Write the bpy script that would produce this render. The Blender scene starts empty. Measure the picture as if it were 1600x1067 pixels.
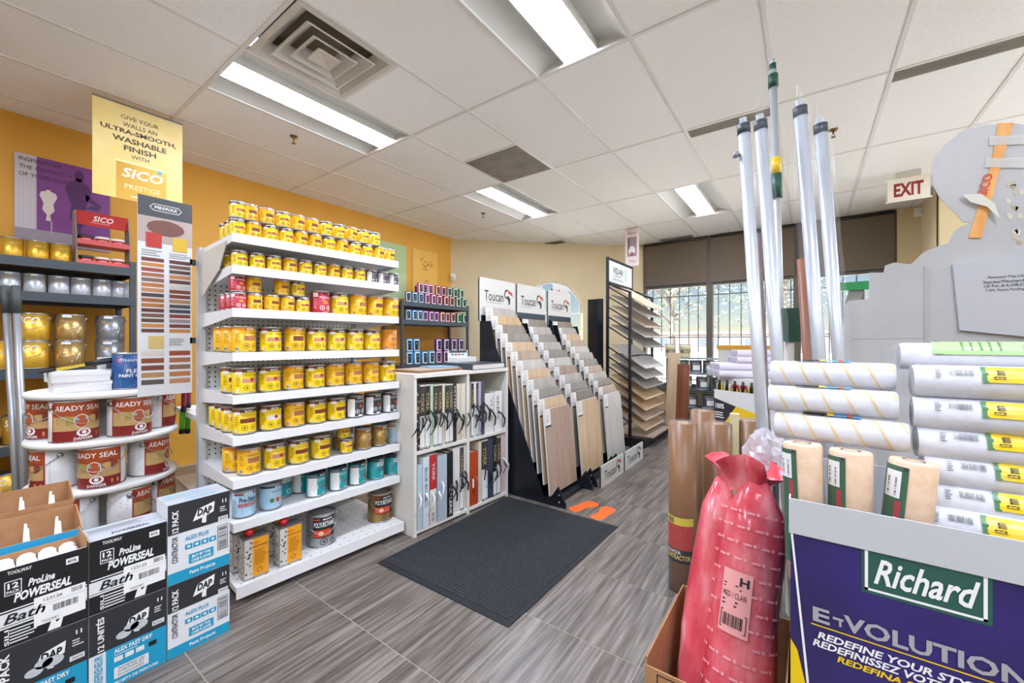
import bpy, math, random
from mathutils import Vector, Matrix
random.seed(7)
D = bpy.data; C = bpy.context.scene.collection; R = math.radians
# ------------------------------------------------------------------ camera, world, exposure
CZ = 1.14; HC = 2.795; TH = R(36.0); F = 636.0
cam = D.cameras.new('camera'); co = D.objects.new('camera', cam); C.objects.link(co)
co.location = (0, 0, CZ); co.rotation_euler = (R(90), 0, TH)
cam.sensor_width = 36; cam.lens = 36 * F / 1600; cam.clip_start = 0.05; cam.clip_end = 300
bpy.context.scene.camera = co
vs = bpy.context.scene.view_settings
vs.view_transform = 'Standard'; vs.look = 'None'; vs.gamma = 1; vs.exposure = 1.53; vs.use_curve_mapping = False
W = D.worlds.new('world'); bpy.context.scene.world = W; W.use_nodes = True
wn = W.node_tree.nodes; wl = W.node_tree.links
sky = wn.new('ShaderNodeTexSky'); sky.sky_type = 'NISHITA'; sky.sun_disc = False
sky.sun_elevation = R(48); sky.sun_rotation = R(200); sky.air_density = 1.0; sky.dust_density = 0.0; sky.ozone_density = 1.4
wl.new(sky.outputs[0], wn['Background'].inputs[0]); wn['Background'].inputs[1].default_value = 0.032
sun = D.lights.new('sun', 'SUN'); sun.energy = 17; sun.angle = R(0.6); so = D.objects.new('sun', sun); C.objects.link(so)
so.rotation_euler = (R(42), 0, R(-25))
LAMP = 20.5        # emission of the ceiling light lenses

# ------------------------------------------------------------------ helpers
S_, C_ = math.sin(TH), math.cos(TH)
def ray(x, y):
    u = (x - 800) / F; v = (533.5 - y) / F
    return Vector((-S_ + u * C_, C_ + u * S_, v))
def _p(r, t): return Vector((r.x * t, r.y * t, CZ + r.z * t))
def atZ(x, y, z): r = ray(x, y); return _p(r, (z - CZ) / r.z)
def atX(x, y, X): r = ray(x, y); return _p(r, X / r.x)
def atY(x, y, Y): r = ray(x, y); return _p(r, Y / r.y)
def atD(x, y, d): return _p(ray(x, y), d)
def lin(h):
    h = h.lstrip('#'); o = []
    for i in (0, 2, 4):
        c = int(h[i:i + 2], 16) / 255; o.append(c / 12.92 if c <= .04045 else ((c + .055) / 1.055) ** 2.4)
    return (*o, 1)
MC = {}
def mat(col, rough=.5, metal=0, alpha=None, trans=0, emit=0, spec=.5, coat=0, name=None):
    key = (col, rough, metal, alpha, trans, emit, spec, coat)
    if key in MC: return MC[key]
    m = D.materials.new(name or 'm_' + col.strip('#')); m.use_nodes = True
    b = m.node_tree.nodes['Principled BSDF']
    b.inputs['Base Color'].default_value = lin(col); b.inputs['Roughness'].default_value = rough
    b.inputs['Metallic'].default_value = metal; b.inputs['Specular IOR Level'].default_value = spec
    if trans: b.inputs['Transmission Weight'].default_value = trans
    if alpha is not None: b.inputs['Alpha'].default_value = alpha
    if coat: b.inputs['Coat Weight'].default_value = coat; b.inputs['Coat Roughness'].default_value = .08
    if emit: b.inputs['Emission Color'].default_value = lin(col); b.inputs['Emission Strength'].default_value = emit
    MC[key] = m; return m
def noise_mat(name, cols, scale, stretch=(1, 1, 1), rough=.55, bump=0, detail=6, perobj=True, pos=None, spec=.5, coord='Object', metal=0, nrough=.55):
    m = D.materials.new(name); m.use_nodes = True; n = m.node_tree.nodes; l = m.node_tree.links
    b = n['Principled BSDF']; b.inputs['Roughness'].default_value = rough; b.inputs['Specular IOR Level'].default_value = spec
    b.inputs['Metallic'].default_value = metal
    tc = n.new('ShaderNodeTexCoord'); mp = n.new('ShaderNodeMapping'); mp.inputs['Scale'].default_value = stretch
    l.new(tc.outputs[coord], mp.inputs['Vector'])
    nz = n.new('ShaderNodeTexNoise'); nz.noise_dimensions = '4D'; nz.inputs['Scale'].default_value = scale
    nz.inputs['Detail'].default_value = detail; nz.inputs['Roughness'].default_value = nrough
    l.new(mp.outputs[0], nz.inputs['Vector'])
    if perobj:
        oi = n.new('ShaderNodeObjectInfo'); mu = n.new('ShaderNodeMath'); mu.operation = 'MULTIPLY'; mu.inputs[1].default_value = 37
        l.new(oi.outputs['Random'], mu.inputs[0]); l.new(mu.outputs[0], nz.inputs['W'])
    cr = n.new('ShaderNodeValToRGB'); e = cr.color_ramp.elements
    pos = pos or [.3 + .4 * i / (len(cols) - 1) for i in range(len(cols))]
    while len(e) < len(cols): e.new(.5)
    for i, c in enumerate(cols): e[i].position = pos[i]; e[i].color = lin(c)
    l.new(nz.outputs[0], cr.inputs[0]); l.new(cr.outputs[0], b.inputs['Base Color'])
    if bump:
        bp = n.new('ShaderNodeBump'); bp.inputs['Strength'].default_value = bump; bp.inputs['Distance'].default_value = .004
        l.new(nz.outputs[0], bp.inputs['Height']); l.new(bp.outputs[0], b.inputs['Normal'])
    return m
def dot_mat(name, base, dot, pitch, rad, rough=.5, axes='yz'):
    m = D.materials.new(name); m.use_nodes = True; n = m.node_tree.nodes; l = m.node_tree.links
    b = n['Principled BSDF']; b.inputs['Roughness'].default_value = rough
    tc = n.new('ShaderNodeTexCoord'); vm = n.new('ShaderNodeVectorMath'); vm.operation = 'MULTIPLY'
    vm.inputs[1].default_value = [1 / pitch if a in axes else 0 for a in 'xyz']; l.new(tc.outputs['Object'], vm.inputs[0])
    fr = n.new('ShaderNodeVectorMath'); fr.operation = 'FRACTION'; l.new(vm.outputs[0], fr.inputs[0])
    sb = n.new('ShaderNodeVectorMath'); sb.operation = 'SUBTRACT'; sb.inputs[1].default_value = [.5 if a in axes else 0 for a in 'xyz']
    l.new(fr.outputs[0], sb.inputs[0]); ln = n.new('ShaderNodeVectorMath'); ln.operation = 'LENGTH'; l.new(sb.outputs[0], ln.inputs[0])
    lt = n.new('ShaderNodeMath'); lt.operation = 'LESS_THAN'; lt.inputs[1].default_value = rad / pitch; l.new(ln.outputs['Value'], lt.inputs[0])
    mx = n.new('ShaderNodeMix'); mx.data_type = 'RGBA'; mx.inputs['A'].default_value = lin(base); mx.inputs['B'].default_value = lin(dot)
    l.new(lt.outputs[0], mx.inputs['Factor']); l.new(mx.outputs['Result'], b.inputs['Base Color'])
    return m
_G = {}
def glyphs(txt, shear=0, bold=0):
    k = (txt, shear, bold)
    if k in _G: return _G[k]
    cu = D.curves.new('t', 'FONT'); cu.body = txt; cu.size = 1; cu.resolution_u = 2; cu.shear = shear; cu.offset = bold; cu.fill_mode = 'FRONT'
    ob = D.objects.new('t', cu); me = ob.to_mesh()
    v = [(p.co.x, p.co.y) for p in me.vertices]; f = [tuple(p.vertices) for p in me.polygons]
    ob.to_mesh_clear(); D.objects.remove(ob); D.curves.remove(cu)
    x0 = min(a for a, _ in v); x1 = max(a for a, _ in v); y0 = min(b for _, b in v); y1 = max(b for _, b in v)
    v = [((a - x0) / (x1 - x0), (b - y0) / (y1 - y0)) for a, b in v]
    _G[k] = (v, f, (x1 - x0) / (y1 - y0)); return _G[k]
def planar(O, U, V, eps=.0007):
    O = Vector(O); U = Vector(U).normalized(); V = Vector(V).normalized(); N = U.cross(V)
    return lambda u, v, k=1: O + U * u + V * v + N * (eps * k)
def cyl(r, a0=0, eps=.0006):
    return lambda u, v, k=1: Vector(((r + eps * k) * math.cos(a0 + u / r), (r + eps * k) * math.sin(a0 + u / r), v))
class MB:
    def __init__(s): s.v = []; s.f = []; s.mi = []; s.sm = []; s.mats = []
    def idx(s, m):
        if m not in s.mats: s.mats.append(m)
        return s.mats.index(m)
    def add(s, v, f, m, smooth=False):
        b = len(s.v); s.v += [tuple(p) for p in v]; i = s.idx(m)
        for q in f: s.f.append(tuple(b + j for j in q)); s.mi.append(i); s.sm.append(smooth)
        return s
    def box(s, x0, y0, z0, x1, y1, z1, m, T=None):
        v = [(x, y, z) for z in (z0, z1) for y in (y0, y1) for x in (x0, x1)]
        if T: v = [T @ Vector(p) for p in v]
        return s.add(v, [(0, 2, 3, 1), (4, 5, 7, 6), (0, 1, 5, 4), (2, 6, 7, 3), (0, 4, 6, 2), (1, 3, 7, 5)], m)
    def lathe(s, prof, m, n=20, smooth=True, c=(0, 0, 0), sx=1, sy=1, T=None):
        v = []; f = []; k = len(prof)
        for i in range(n):
            a = 2 * math.pi * i / n
            for r, z in prof: v.append(Vector((c[0] + r * math.cos(a) * sx, c[1] + r * math.sin(a) * sy, c[2] + z)))
        for i in range(n):
            j = (i + 1) % n
            for q in range(k - 1): f.append((i * k + q, j * k + q, j * k + q + 1, i * k + q + 1))
        if prof[0][0] > 1e-6: f.append(tuple(i * k for i in reversed(range(n))))
        if prof[-1][0] > 1e-6: f.append(tuple(i * k + k - 1 for i in range(n)))
        if T: v = [T @ p for p in v]
        return s.add(v, f, m, smooth)
    def tube(s, pts, r, m, n=8, smooth=True, flat=None, caps=True):
        P = [Vector(p) for p in pts]; v = []; f = []
        rs = r if isinstance(r, (list, tuple)) else [r] * len(P)
        up = None
        for i, p in enumerate(P):
            t = (P[min(i + 1, len(P) - 1)] - P[max(i - 1, 0)]).normalized()
            if up is None: up = Vector((0, 0, 1)) if abs(t.z) < .9 else Vector((1, 0, 0))
            a = t.cross(up).normalized(); b = a.cross(t).normalized(); up = b
            for k in range(n):
                an = 2 * math.pi * k / n
                v.append(p + a * math.cos(an) * rs[i] + b * math.sin(an) * rs[i] * (flat or 1))
        for i in range(len(P) - 1):
            for k in range(n):
                q = (k + 1) % n; f.append((i * n + k, i * n + q, i * n + n + q, i * n + n + k))
        if caps: f.append(tuple(reversed(range(n)))); f.append(tuple((len(P) - 1) * n + k for k in range(n)))
        return s.add(v, f, m, smooth)
    def ribbon(s, pts, side, w, m):      # flat strap along pts, widened along side
        P = [Vector(p) for p in pts]; sd = Vector(side).normalized() * w / 2; th = Vector((.0008, .0004, .0005)); v = []; f = []
        for p in P: v += [p - sd, p + sd, p + sd + th, p - sd + th]
        for i in range(len(P) - 1):
            for k in range(4): q = (k + 1) % 4; f.append((4 * i + k, 4 * i + q, 4 * i + 4 + q, 4 * i + 4 + k))
        return s.add(v, f, m, True)
    def prism(s, poly, fn, th, m, side=None):     # fn(u,v,w) -> point ; polygon extruded over w in 0..th
        n = len(poly)
        v = [fn(u, w_, 0) for u, w_ in poly] + [fn(u, w_, th) for u, w_ in poly]
        s.add(v, [tuple(reversed(range(n))), tuple(range(n, 2 * n))], m)
        return s.add(v, [(i, (i + 1) % n, n + (i + 1) % n, n + i) for i in range(n)], side or m)
    # ---- flat print on a mapped surface
    def rect(s, mp, u0, v0, u1, v1, m, k=1, n=1):
        v = []; 
        for i in range(n + 1):
            u = u0 + (u1 - u0) * i / n; v += [mp(u, v0, k), mp(u, v1, k)]
        return s.add(v, [(2 * i, 2 * i + 2, 2 * i + 3, 2 * i + 1) for i in range(n)], m, n > 1)
    def poly(s, mp, pts, m, k=1): return s.add([mp(u, v, k) for u, v in pts], [tuple(range(len(pts)))], m)
    def disc(s, mp, u, v, ru, rv, m, k=1, n=14): return s.poly(mp, [(u + ru * math.cos(2 * math.pi * i / n), v + rv * math.sin(2 * math.pi * i / n)) for i in range(n)], m, k)
    def ring(s, mp, u, v, r, w, m, k=1, n=14):
        p = []
        for i in range(n):
            a = 2 * math.pi * i / n
            p += [mp(u + r * math.cos(a), v + r * math.sin(a), k), mp(u + (r - w) * math.cos(a), v + (r - w) * math.sin(a), k)]
        return s.add(p, [(2 * i, (2 * i + 2) % (2 * n), (2 * i + 3) % (2 * n), 2 * i + 1) for i in range(n)], m)
    def text(s, mp, txt, u, v, w, h, m, k=2, shear=0, bold=0, rot=0):   # fitted into w x h, lower left at u, v ; rot turns a quarter
        V, fc, asp = glyphs(txt, shear, bold)
        if h is None: h = w / asp
        if w is None: w = h * asp
        if rot == 1: return s.add([mp(u + w - b * w, v + a * h, k) for a, b in V], fc, m)      # reads upwards
        if rot == -1: return s.add([mp(u + b * w, v + h - a * h, k) for a, b in V], fc, m)     # reads downwards
        return s.add([mp(u + a * w, v + b * h, k) for a, b in V], fc, m)
    def lines(s, mp, u, v, w, h, n, m, k=2):      # small print: thin uneven lines
        for i in range(n):
            y = v + h * (i + .3) / n; s.rect(mp, u, y, u + w * random.uniform(.6, 1), y + h / n * .38, m, k)
        return s
    def barcode(s, mp, u, v, w, h, m, k=3, n=16):
        x = u
        for i in range(n):
            b = w / n * random.uniform(.25, .75); s.rect(mp, x, v, x + b, v + h, m, k); x += w / n
        return s
    def mesh(s, name):
        me = D.meshes.new(name); me.from_pydata(s.v, [], s.f)
        for m in s.mats: me.materials.append(m)
        me.polygons.foreach_set('material_index', s.mi); me.polygons.foreach_set('use_smooth', s.sm); me.update(); return me
    def build(s, name, parent=None, loc=(0, 0, 0), rz=0, rot=None):
        return obj(name, s.mesh(name), parent, loc, rz, rot)
def obj(name, me, parent=None, loc=(0, 0, 0), rz=0, rot=None):
    o = D.objects.new(name, me); C.objects.link(o); o.parent = parent; o.location = loc
    o.rotation_euler = rot if rot is not None else (0, 0, rz); return o
def tag(o, label, cat, group=None):
    o['label'] = label; o['category'] = cat
    if group: o['group'] = group
    return o
def thing(name, label, cat, loc=(0, 0, 0), rz=0, group=None, rot=None):
    o = obj(name, None, None, loc, rz, rot); o.empty_display_size = .05; return tag(o, label, cat, group)
def struct(o): o['kind'] = 'structure'; return o
def place(proto, loc, rz=0, label=None, group=None, rot=None):      # first call moves the prototype, later ones copy it and its parts
    if not proto.get('_used'): proto['_used'] = 1; r = proto
    else:
        r = proto.copy(); C.objects.link(r)
        for ch in list(proto.children):
            c = ch.copy(); C.objects.link(c); c.parent = r
            for g in list(ch.children): d = g.copy(); C.objects.link(d); d.parent = c
    r.location = loc; r.rotation_euler = rot if rot is not None else (0, 0, rz)
    if label: r['label'] = label
    if group: r['group'] = group
    return r
ORD = ['first', 'second', 'third', 'fourth', 'fifth', 'sixth', 'seventh', 'eighth', 'ninth', 'tenth', 'eleventh', 'twelfth', 'thirteenth', 'fourteenth', 'fifteenth', 'sixteenth', 'seventeenth', 'eighteenth', 'nineteenth', 'twentieth']
white = mat('#eceae6', .45); offw = mat('#dcdad4', .5); black = mat('#15161a', .45); dgrey = mat('#3c4147', .5); steel = mat('#b9bcc0', .3, 1)
navy = mat('#1d2230', .5); inkb = mat('#1b1b20', .6); inkw = mat('#f4f4f2', .6); red = mat('#c02a26', .45); cardm = noise_mat('cardboard', ['#a9794f', '#b98a60'], 30, rough=.8)

# ------------------------------------------------------------------ room shell
XL, XR, YB, YF = -4.65, 3.0, -3.4, 6.97
m_yel = noise_mat('wall_yellow', ['#d49a32', '#daa03a'], 3, rough=.6, perobj=False)
m_beige = noise_mat('wall_beige', ['#cfbd95', '#d4c29c'], 3, rough=.65, perobj=False)
m_ceil = noise_mat('ceiling_panel', ['#dcdbda', '#f0efee', '#f6f6f5'], 160, rough=.9, bump=.25, detail=3, pos=[.28, .42, .8])
m_tee = mat('#dddbd8', .5)
m_grout = mat('#a5998a', .8)
m_tile = noise_mat('floor_tile', ['#463d36', '#645a51', '#7d736a', '#9d948a'], 5.5, (10, .55, 1), .34, .04, 8, pos=[.3, .45, .56, .72], nrough=.62)
fl = struct(MB().box(XL - .3, YB - .3, -.06, XR + .3, YF + .2, -.0012, m_grout).build('floor'))
T = .4575
def visible(x, y, m=.75):
    d = -S_ * x + C_ * y
    if d < .2: return False
    u = (C_ * x + S_ * y) / d; return abs(u) < 1.3 + m / d * .6 and d > .85
tile_me = MB().box(-T / 2 + .0022, -T / 2 + .0022, -.004, T / 2 - .0022, T / 2 - .0022, 0, m_tile).mesh('tile')
rest = MB()
for j in range(-10, 14):
    for i in range(-9, 10):
        x = -.937 + T * (i + .5) + (-.229 if j < 0 else 0); y = .96 + T * (j + .5)
        if not (XL < x < XR and YB < y < YF): continue
        if visible(x, y) and x < 1.3: obj('tile', tile_me, fl, (x, y, 0))
        else: rest.box(x - T / 2 + .0022, y - T / 2 + .0022, -.004, x + T / 2 - .0022, y + T / 2 - .0022, 0, m_tile)
o = rest.build('tile_field', fl); o['kind'] = 'stuff'
# ceiling: slab, lay-in panels and tee bars
cl = struct(MB().box(XL - .3, YB - .3, HC + .14, XR + .3, YF + .2, HC + .2, white).build('ceiling'))
GX, GY = .6, 1.2133
lights = [(-3.178, .967), (-1.378, .967), (-3.178, 3.39), (-1.378, 4.603), (1.622, 3.39), (.422, -.246), (-3.178, -1.46), (-1.378, -1.46), (-.178, -2.673), (1.622, -1.46), (2.222, .967)]  # those behind and beside the camera are unseen, added to fill the room
diff = [(-2.578, .967)]; grille = [(-2.578, 2.78)]; slots = [(-.778, 3.39), (.422, 3.39)]
pan = MB().box(.008, .008, 0, GX - .008, GY - .008, .016, m_ceil).mesh('ceiling_tile')
hpan = MB().box(.008, .008, 0, GX - .008, GY / 2 - .008, .016, m_ceil).mesh('ceiling_tile')
spn = MB().box(.008, .15, 0, GX - .008, GY - .008, .016, m_ceil).mesh('ceiling_tile')
def near(a, l): return any(abs(a[0] - b[0]) < .05 and abs(a[1] - b[1]) < .05 for b in l)
for i in range(-6, 8):
    for j in range(-5, 5):
        x = -1.378 + GX * i; y = 2.18 + GY * j
        if x + GX < XL + .03 or x > XR or y + GY < YB + .02 or y > YF: continue
        if near((x, y), lights): continue
        z = HC + .003
        if near((x, y), diff): obj('ceiling_tile', hpan, cl, (x, y + GY / 2, z)); continue
        if near((x, y), [(-2.578, 2.18)]): obj('ceiling_tile', hpan, cl, (x, y, z)); continue
        if near((x, y), slots): obj('ceiling_tile', spn, cl, (x, y, z)); continue
        if y + GY > YF or x < XL or (x < -2.6 and y > 4.6) or x + GX > XR or y < YB:      # edge pieces cut to the wall
            x0 = max(x + .008, XL); y1 = min(y + GY - .008, YF); x1 = min(x + GX - .008, XR); y0 = max(y + .008, YB)
            MB().box(x0, y0, z, x1, y1, z + .016, m_ceil).build('ceiling_tile', cl); continue
        obj('ceiling_tile', pan, cl, (x, y, z))
for i in range(-5, 8):
    x = -1.378 + GX * i; MB().box(x - .011, YB, HC - .001, x + .011, YF, HC + .02, m_tee).build('grid_bar', cl)
for j in range(-4, 5):
    y = 2.18 + GY * j
    if YB < y < YF: MB().box(XL, y - .011, HC - .0005, XR, y + .011, HC + .02, m_tee).build('grid_bar', cl)
for x, y in ((-2.578, 2.18 + GY / 2), (-2.578, .967 + GY / 2)): MB().box(x, y - .011, HC - .0005, x + GX, y + .011, HC + .02, m_tee).build('grid_bar', cl)
def wallseg(name, p, q, z0, z1, m, th=.12):
    p = Vector((*p, 0)); q = Vector((*q, 0)); d = (q - p).normalized(); n = Vector((d.y, -d.x, 0)) * th
    b = MB(); v = [p, q, q - n, p - n]; v = [(a.x, a.y, z) for z in (z0, z1) for a in v]
    b.add(v, [(3, 2, 1, 0), (4, 5, 6, 7), (0, 1, 5, 4), (1, 2, 6, 5), (2, 3, 7, 6), (3, 0, 4, 7)], m); return struct(b.build(name))
wallseg('wall_left', (XL, YB), (XL, 4.72), 0, HC + .15, m_yel)
wallseg('wall_back', (XR, YB), (XL, YB), 0, HC + .15, m_beige)
wallseg('wall_right', (XR, 2.4), (XR, YB), 0, HC + .15, m_beige)
wallseg('wall_entrance', (XR, 6.1), (XR, 2.4), 2.45, HC + .15, m_beige)  # wall piece above the added entrance
wallseg('wall_pillar', (1.12, 6.1), (XR, 6.1), 0, HC + .15, m_beige)
wallseg('wall_return', (1.12, YF), (1.12, 6.16), 0, HC + .15, m_beige)
# angled wall with an arched window
A = Vector((-4.69, 4.74, 0)); B = Vector((-2.735, 6.716, 0)); dn = (B - A).normalized(); LN = (B - A).length
nn = Vector((dn.y, -dn.x, 0))
af = lambda u, v, w=0: A + dn * u + Vector((0, 0, v)) - nn * w
uc, ar, spring, sill = 1.72, .53, 1.63, .55
b = MB(); zt = HC + .15; N = 16
arc = [(uc - ar * math.cos(math.pi * i / N), spring + ar * math.sin(math.pi * i / N)) for i in range(N + 1)]
for w in (0, .12):
    quads = [[(0, 0), (uc - ar, 0), (uc - ar, zt), (0, zt)], [(uc + ar, 0), (LN, 0), (LN, zt), (uc + ar, zt)], [(uc - ar, 0), (uc + ar, 0), (uc + ar, sill), (uc - ar, sill)]]
    quads += [[arc[i], arc[i + 1], (arc[i + 1][0], zt), (arc[i][0], zt)] for i in range(N)]
    for q in quads: b.add([af(x, z, w) for x, z in q], [(0, 1, 2, 3) if w == 0 else (3, 2, 1, 0)], m_beige)
loop = [(uc - ar, sill)] + arc + [(uc + ar, sill)]
for i in range(len(loop)): p, q = loop[i], loop[(i + 1) % len(loop)]; b.add([af(*p, 0), af(*q, 0), af(*q, .12), af(*p, .12)], [(0, 1, 2, 3)], m_beige)
struct(b.build('wall_angled'))
wallseg('wall_corner', (-2.735, 6.716), (-2.28, YF), 0, HC + .15, m_beige)
m_frame = mat('#5d564d', .5); m_glass = mat('#ffffff', .02, 0, .06, 0, 0, .3)
wv = struct(obj('window_4', None)); b = MB()
for i in range(N):
    (u0, v0), (u1, v1) = arc[i], arc[i + 1]; s = .93
    i0 = (uc + (u0 - uc) * s, spring + (v0 - spring) * s); i1 = (uc + (u1 - uc) * s, spring + (v1 - spring) * s)
    b.add([af(u0, v0, .05), af(u1, v1, .05), af(*i1, .05), af(*i0, .05)], [(0, 1, 2, 3)], white)
b.build('frame', wv)
b = MB(); b.poly(lambda u, v, k: af(u, v, .07), loop, m_glass); b.build('pane', wv)
b = MB()
for t in (-.18, .18): b.prism([(uc + t - .015, sill), (uc + t + .015, sill), (uc + t + .015, spring + .48), (uc + t - .015, spring + .48)], lambda u, v, w: af(u, v, .05 + w), .02, white)
b.prism([(uc - ar, spring - .015), (uc + ar, spring - .015), (uc + ar, spring + .015), (uc - ar, spring + .015)], lambda u, v, w: af(u, v, .048 + w), .02, white)
b.build('muntin', wv)
# storefront window wall
SILL = .37; MX = [-2.28, -1.245, -.12, .905]
struct(MB().box(-2.28, YF, 0, .905, YF + .12, SILL, m_beige).build('wall_front'))
struct(MB().box(.9, YF, 0, 1.24, YF + .12, HC + .15, m_beige).build('wall_pier'))
struct(MB().box(-2.3, YF + .01, HC, .91, YF + .12, HC + .15, m_beige).build('wall_leak_block'))  # unseen strip added above the ceiling to block a light leak
m_sillm = mat('#6b6b6b', .5)
struct(MB().box(-2.28, YF - .1, SILL, .905, YF + .1, SILL + .035, m_sillm).build('trim_1'))
m_blind = noise_mat('blind_fabric', ['#67594a', '#6f6152'], 90, rough=.85, perobj=False)
for k in range(3):
    x0, x1 = MX[k], MX[k + 1]; w = struct(obj('window_%d' % (k + 1), None))
    for xx in (x0, x1 - .045): MB().box(xx, YF, SILL, xx + .045, YF + .1, HC - .001, m_frame).build('mullion', w)
    for zz in (SILL + .03, 2.02, HC - .06): MB().box(x0 + .045, YF + .005, zz, x1 - .045, YF + .095, zz + .055, m_frame).build('rail', w)
    MB().box(x0 + .045, YF + .045, SILL + .05, x1 - .045, YF + .051, HC - .05, m_glass).build('pane', w)
    t = thing('roller_blind', 'taupe fabric roller blind lowered over the upper part of the ' + ['left', 'middle', 'right'][k] + ' window', 'blind', ((x0 + x1) / 2, YF - .03, 0), 0, 'roller blinds over the storefront windows')
    h = (x1 - x0) / 2 - .03
    MB().box(-h, -.004, 2.09, h, 0, HC - .03, m_blind).build('fabric', t)
    MB().box(-h, -.01, 2.065, h, .005, 2.09, m_frame).build('bottom_rail', t)
    MB().tube([(-h, 0, HC - .03), (h, 0, HC - .03)], .024, mat('#2e2a26', .6), 10).build('roller', t)
    t = thing('window_grille', 'dark metal security grille outside the ' + ['left', 'middle', 'right'][k] + ' storefront window', 'grille', ((x0 + x1) / 2, YF + .3, 0), 0, 'security grilles')
    gb = MB().box(-.007, -.007, .2, .007, .007, HC, mat('#3a3c42', .5)).mesh('bar')
    for i in range(7): obj('bar', gb, t, ((i - 3) * (x1 - x0) / 7, 0, 0))
    for q in (-1, 1): MB().box(q * ((x1 - x0) / 2 - .01) - .008, -.3 + .1, 1.2, q * ((x1 - x0) / 2 - .01) + .008, -.007, 1.216, mat('#3a3c42', .5)).build('bracket', t)
    for zz in (.5, 1.21, 1.9): MB().box(-(x1 - x0) / 2, -.016, zz - .009, (x1 - x0) / 2, -.007, zz + .009, mat('#3a3c42', .5)).build('cross_bar', t)
# unseen glazed entrance, inferred from the exit sign, added to bring in daylight
w = struct(obj('added_door_1', None))
for y in (2.4, 3.6, 4.85, 6.06): MB().box(XR, y, 0, XR + .08, y + .05, 2.45, m_frame).build('mullion', w)
for z in (.0, 2.1, 2.4): MB().box(XR + .005, 2.45, z, XR + .075, 6.06, z + .05, m_frame).build('rail', w)
for y in (2.45, 3.65, 4.9): MB().box(XR + .04, y, .05, XR + .045, y + 1.15, 2.4, m_glass).build('pane', w)
# outside
o = struct(MB().box(-60, -60, -.35, 60, 120, -.15, noise_mat('pavement', ['#c9c7c2', '#dcdad6'], 2, rough=.9, perobj=False)).build('ground'))
t = thing('far_building', 'long low pale brick building beyond the street outside the windows', 'building', (-7, 55, -.15))
MB().box(-32, 0, 0, 36, 10, 2.2, mat('#6e5f58', .8)).build('wall', t); MB().box(-32.2, -.2, 2.2, 36.2, 10.2, 2.5, mat('#55524f', .7)).build('parapet', t)
for i in range(9): MB().box(-19 + i * 5, -.06, .7, -16.8 + i * 5, .02, 1.7, mat('#39414a', .3)).build('window', t)
def tree(x, y, h, label):
    t = thing('street_tree', label, 'tree', (x, y, -.15), 0, 'trees outside the windows')
    MB().tube([(0, 0, 0), (.05, .02, h * .3), (.0, .1, h * .6), (.1, .1, h * .9)], [.16, .13, .09, .03], mat('#5d5348', .9), 8).build('trunk', t)
    b = MB(); br = mat('#5d5348', .9)
    for i in range(26):
        a = random.uniform(0, 6.28); z = random.uniform(.3, .75) * h; l = random.uniform(.2, .42) * h
        b.tube([(0, 0, z), (math.cos(a) * l * .5, math.sin(a) * l * .5, z + l * .35), (math.cos(a) * l, math.sin(a) * l, z + l * .5)], [.045, .025, .008], br, 5)
    b.build('branches', t); b = MB(); lf = mat('#5c6850', .7)
    for i in range(1000):
        a = random.uniform(0, 6.28); rr = random.random() ** .5 * .42 * h; z = h * (.62 + random.gauss(0, .16)); q = Vector((math.cos(a) * rr, math.sin(a) * rr, z))
        d = Vector((random.gauss(0, 1), random.gauss(0, 1), random.gauss(0, 1))).normalized(); e = d.orthogonal().normalized(); s = .09
        b.add([q - d * s, q + e * s * .5, q + d * s, q - e * s * .5], [(0, 1, 2, 3)], lf)
    o = b.build('foliage', t); o['kind'] = 'stuff'
tree(-4.6, 17.5, 6.2, 'pale green street tree seen through the left window grille')
tree(-1.0, 27, 6.5, 'smaller leafy tree far out beyond the middle storefront window')

# ------------------------------------------------------------------ ceiling fittings
m_refl = mat('#d7d8d4', .35); m_lens = mat('#dee9ff', .4, emit=LAMP)
def troffer():
    t = thing('ceiling_light', '', 'light', (0, 0, 0)); w = GX - .03; L = GY - .03
    b = MB(); x0 = .015; y0 = .015; P = []
    for i in range(9):
        s = i / 8; P.append((x0 + s * .2, .004 + .062 * math.sin(s * math.pi / 2)))
    P2 = [(GX - x, z) for x, z in reversed(P)]
    for pr in (P, P2):
        v = [(x, y, z) for x, z in pr for y in (y0, y0 + L)]
        b.add(v, [(2 * i, 2 * i + 1, 2 * i + 3, 2 * i + 2) for i in range(len(pr) - 1)], m_refl, True)
    b.box(.2, y0, .09, .4, y0 + L, .1, m_refl)
    for yy in (y0, y0 + L - .002):
        b.add([(x, yy, z) for x, z in P + P2], [tuple(range(len(P) + len(P2)))], m_refl)
    b.build('reflector', t)
    b = MB(); b.box(.192, y0, .014, .2, y0 + L, .075, m_refl); b.box(.4, y0, .014, .408, y0 + L, .075, m_refl); b.build('lens_holder', t)
    MB().add([(.2, y0 + .004, .013), (.2, y0 + L - .004, .013), (.4, y0 + L - .004, .013), (.4, y0 + .004, .013)], [(0, 1, 2, 3)], m_lens).build('lens', t)
    b = MB(); 
    for q in ((0, 0, GX, .015), (0, GY - .015, GX, GY), (0, 0, .015, GY), (GX - .015, 0, GX, GY)): b.box(q[0], q[1], .0, q[2], q[3], .012, m_tee)
    b.build('frame', t); return t
tr = troffer()
LL = ['recessed ceiling light directly beside the square air diffuser', 'recessed ceiling light at the top middle, nearest the camera', 'recessed ceiling light touching the dark square vent', 'recessed ceiling light close to the window blinds',
      'recessed ceiling light past the right edge above the white standee', 'added recessed ceiling light near the roller bin, out of frame', 'added recessed ceiling light behind the camera by the yellow wall', 'added recessed ceiling light straight behind the camera', 'added recessed ceiling light behind the camera to the right', 'added recessed ceiling light in the far back right corner', 'added recessed ceiling light beside the right wall']
for (x, y), lb in zip(lights, LL): place(tr, (x, y, HC), 0, lb, 'recessed ceiling lights')
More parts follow.
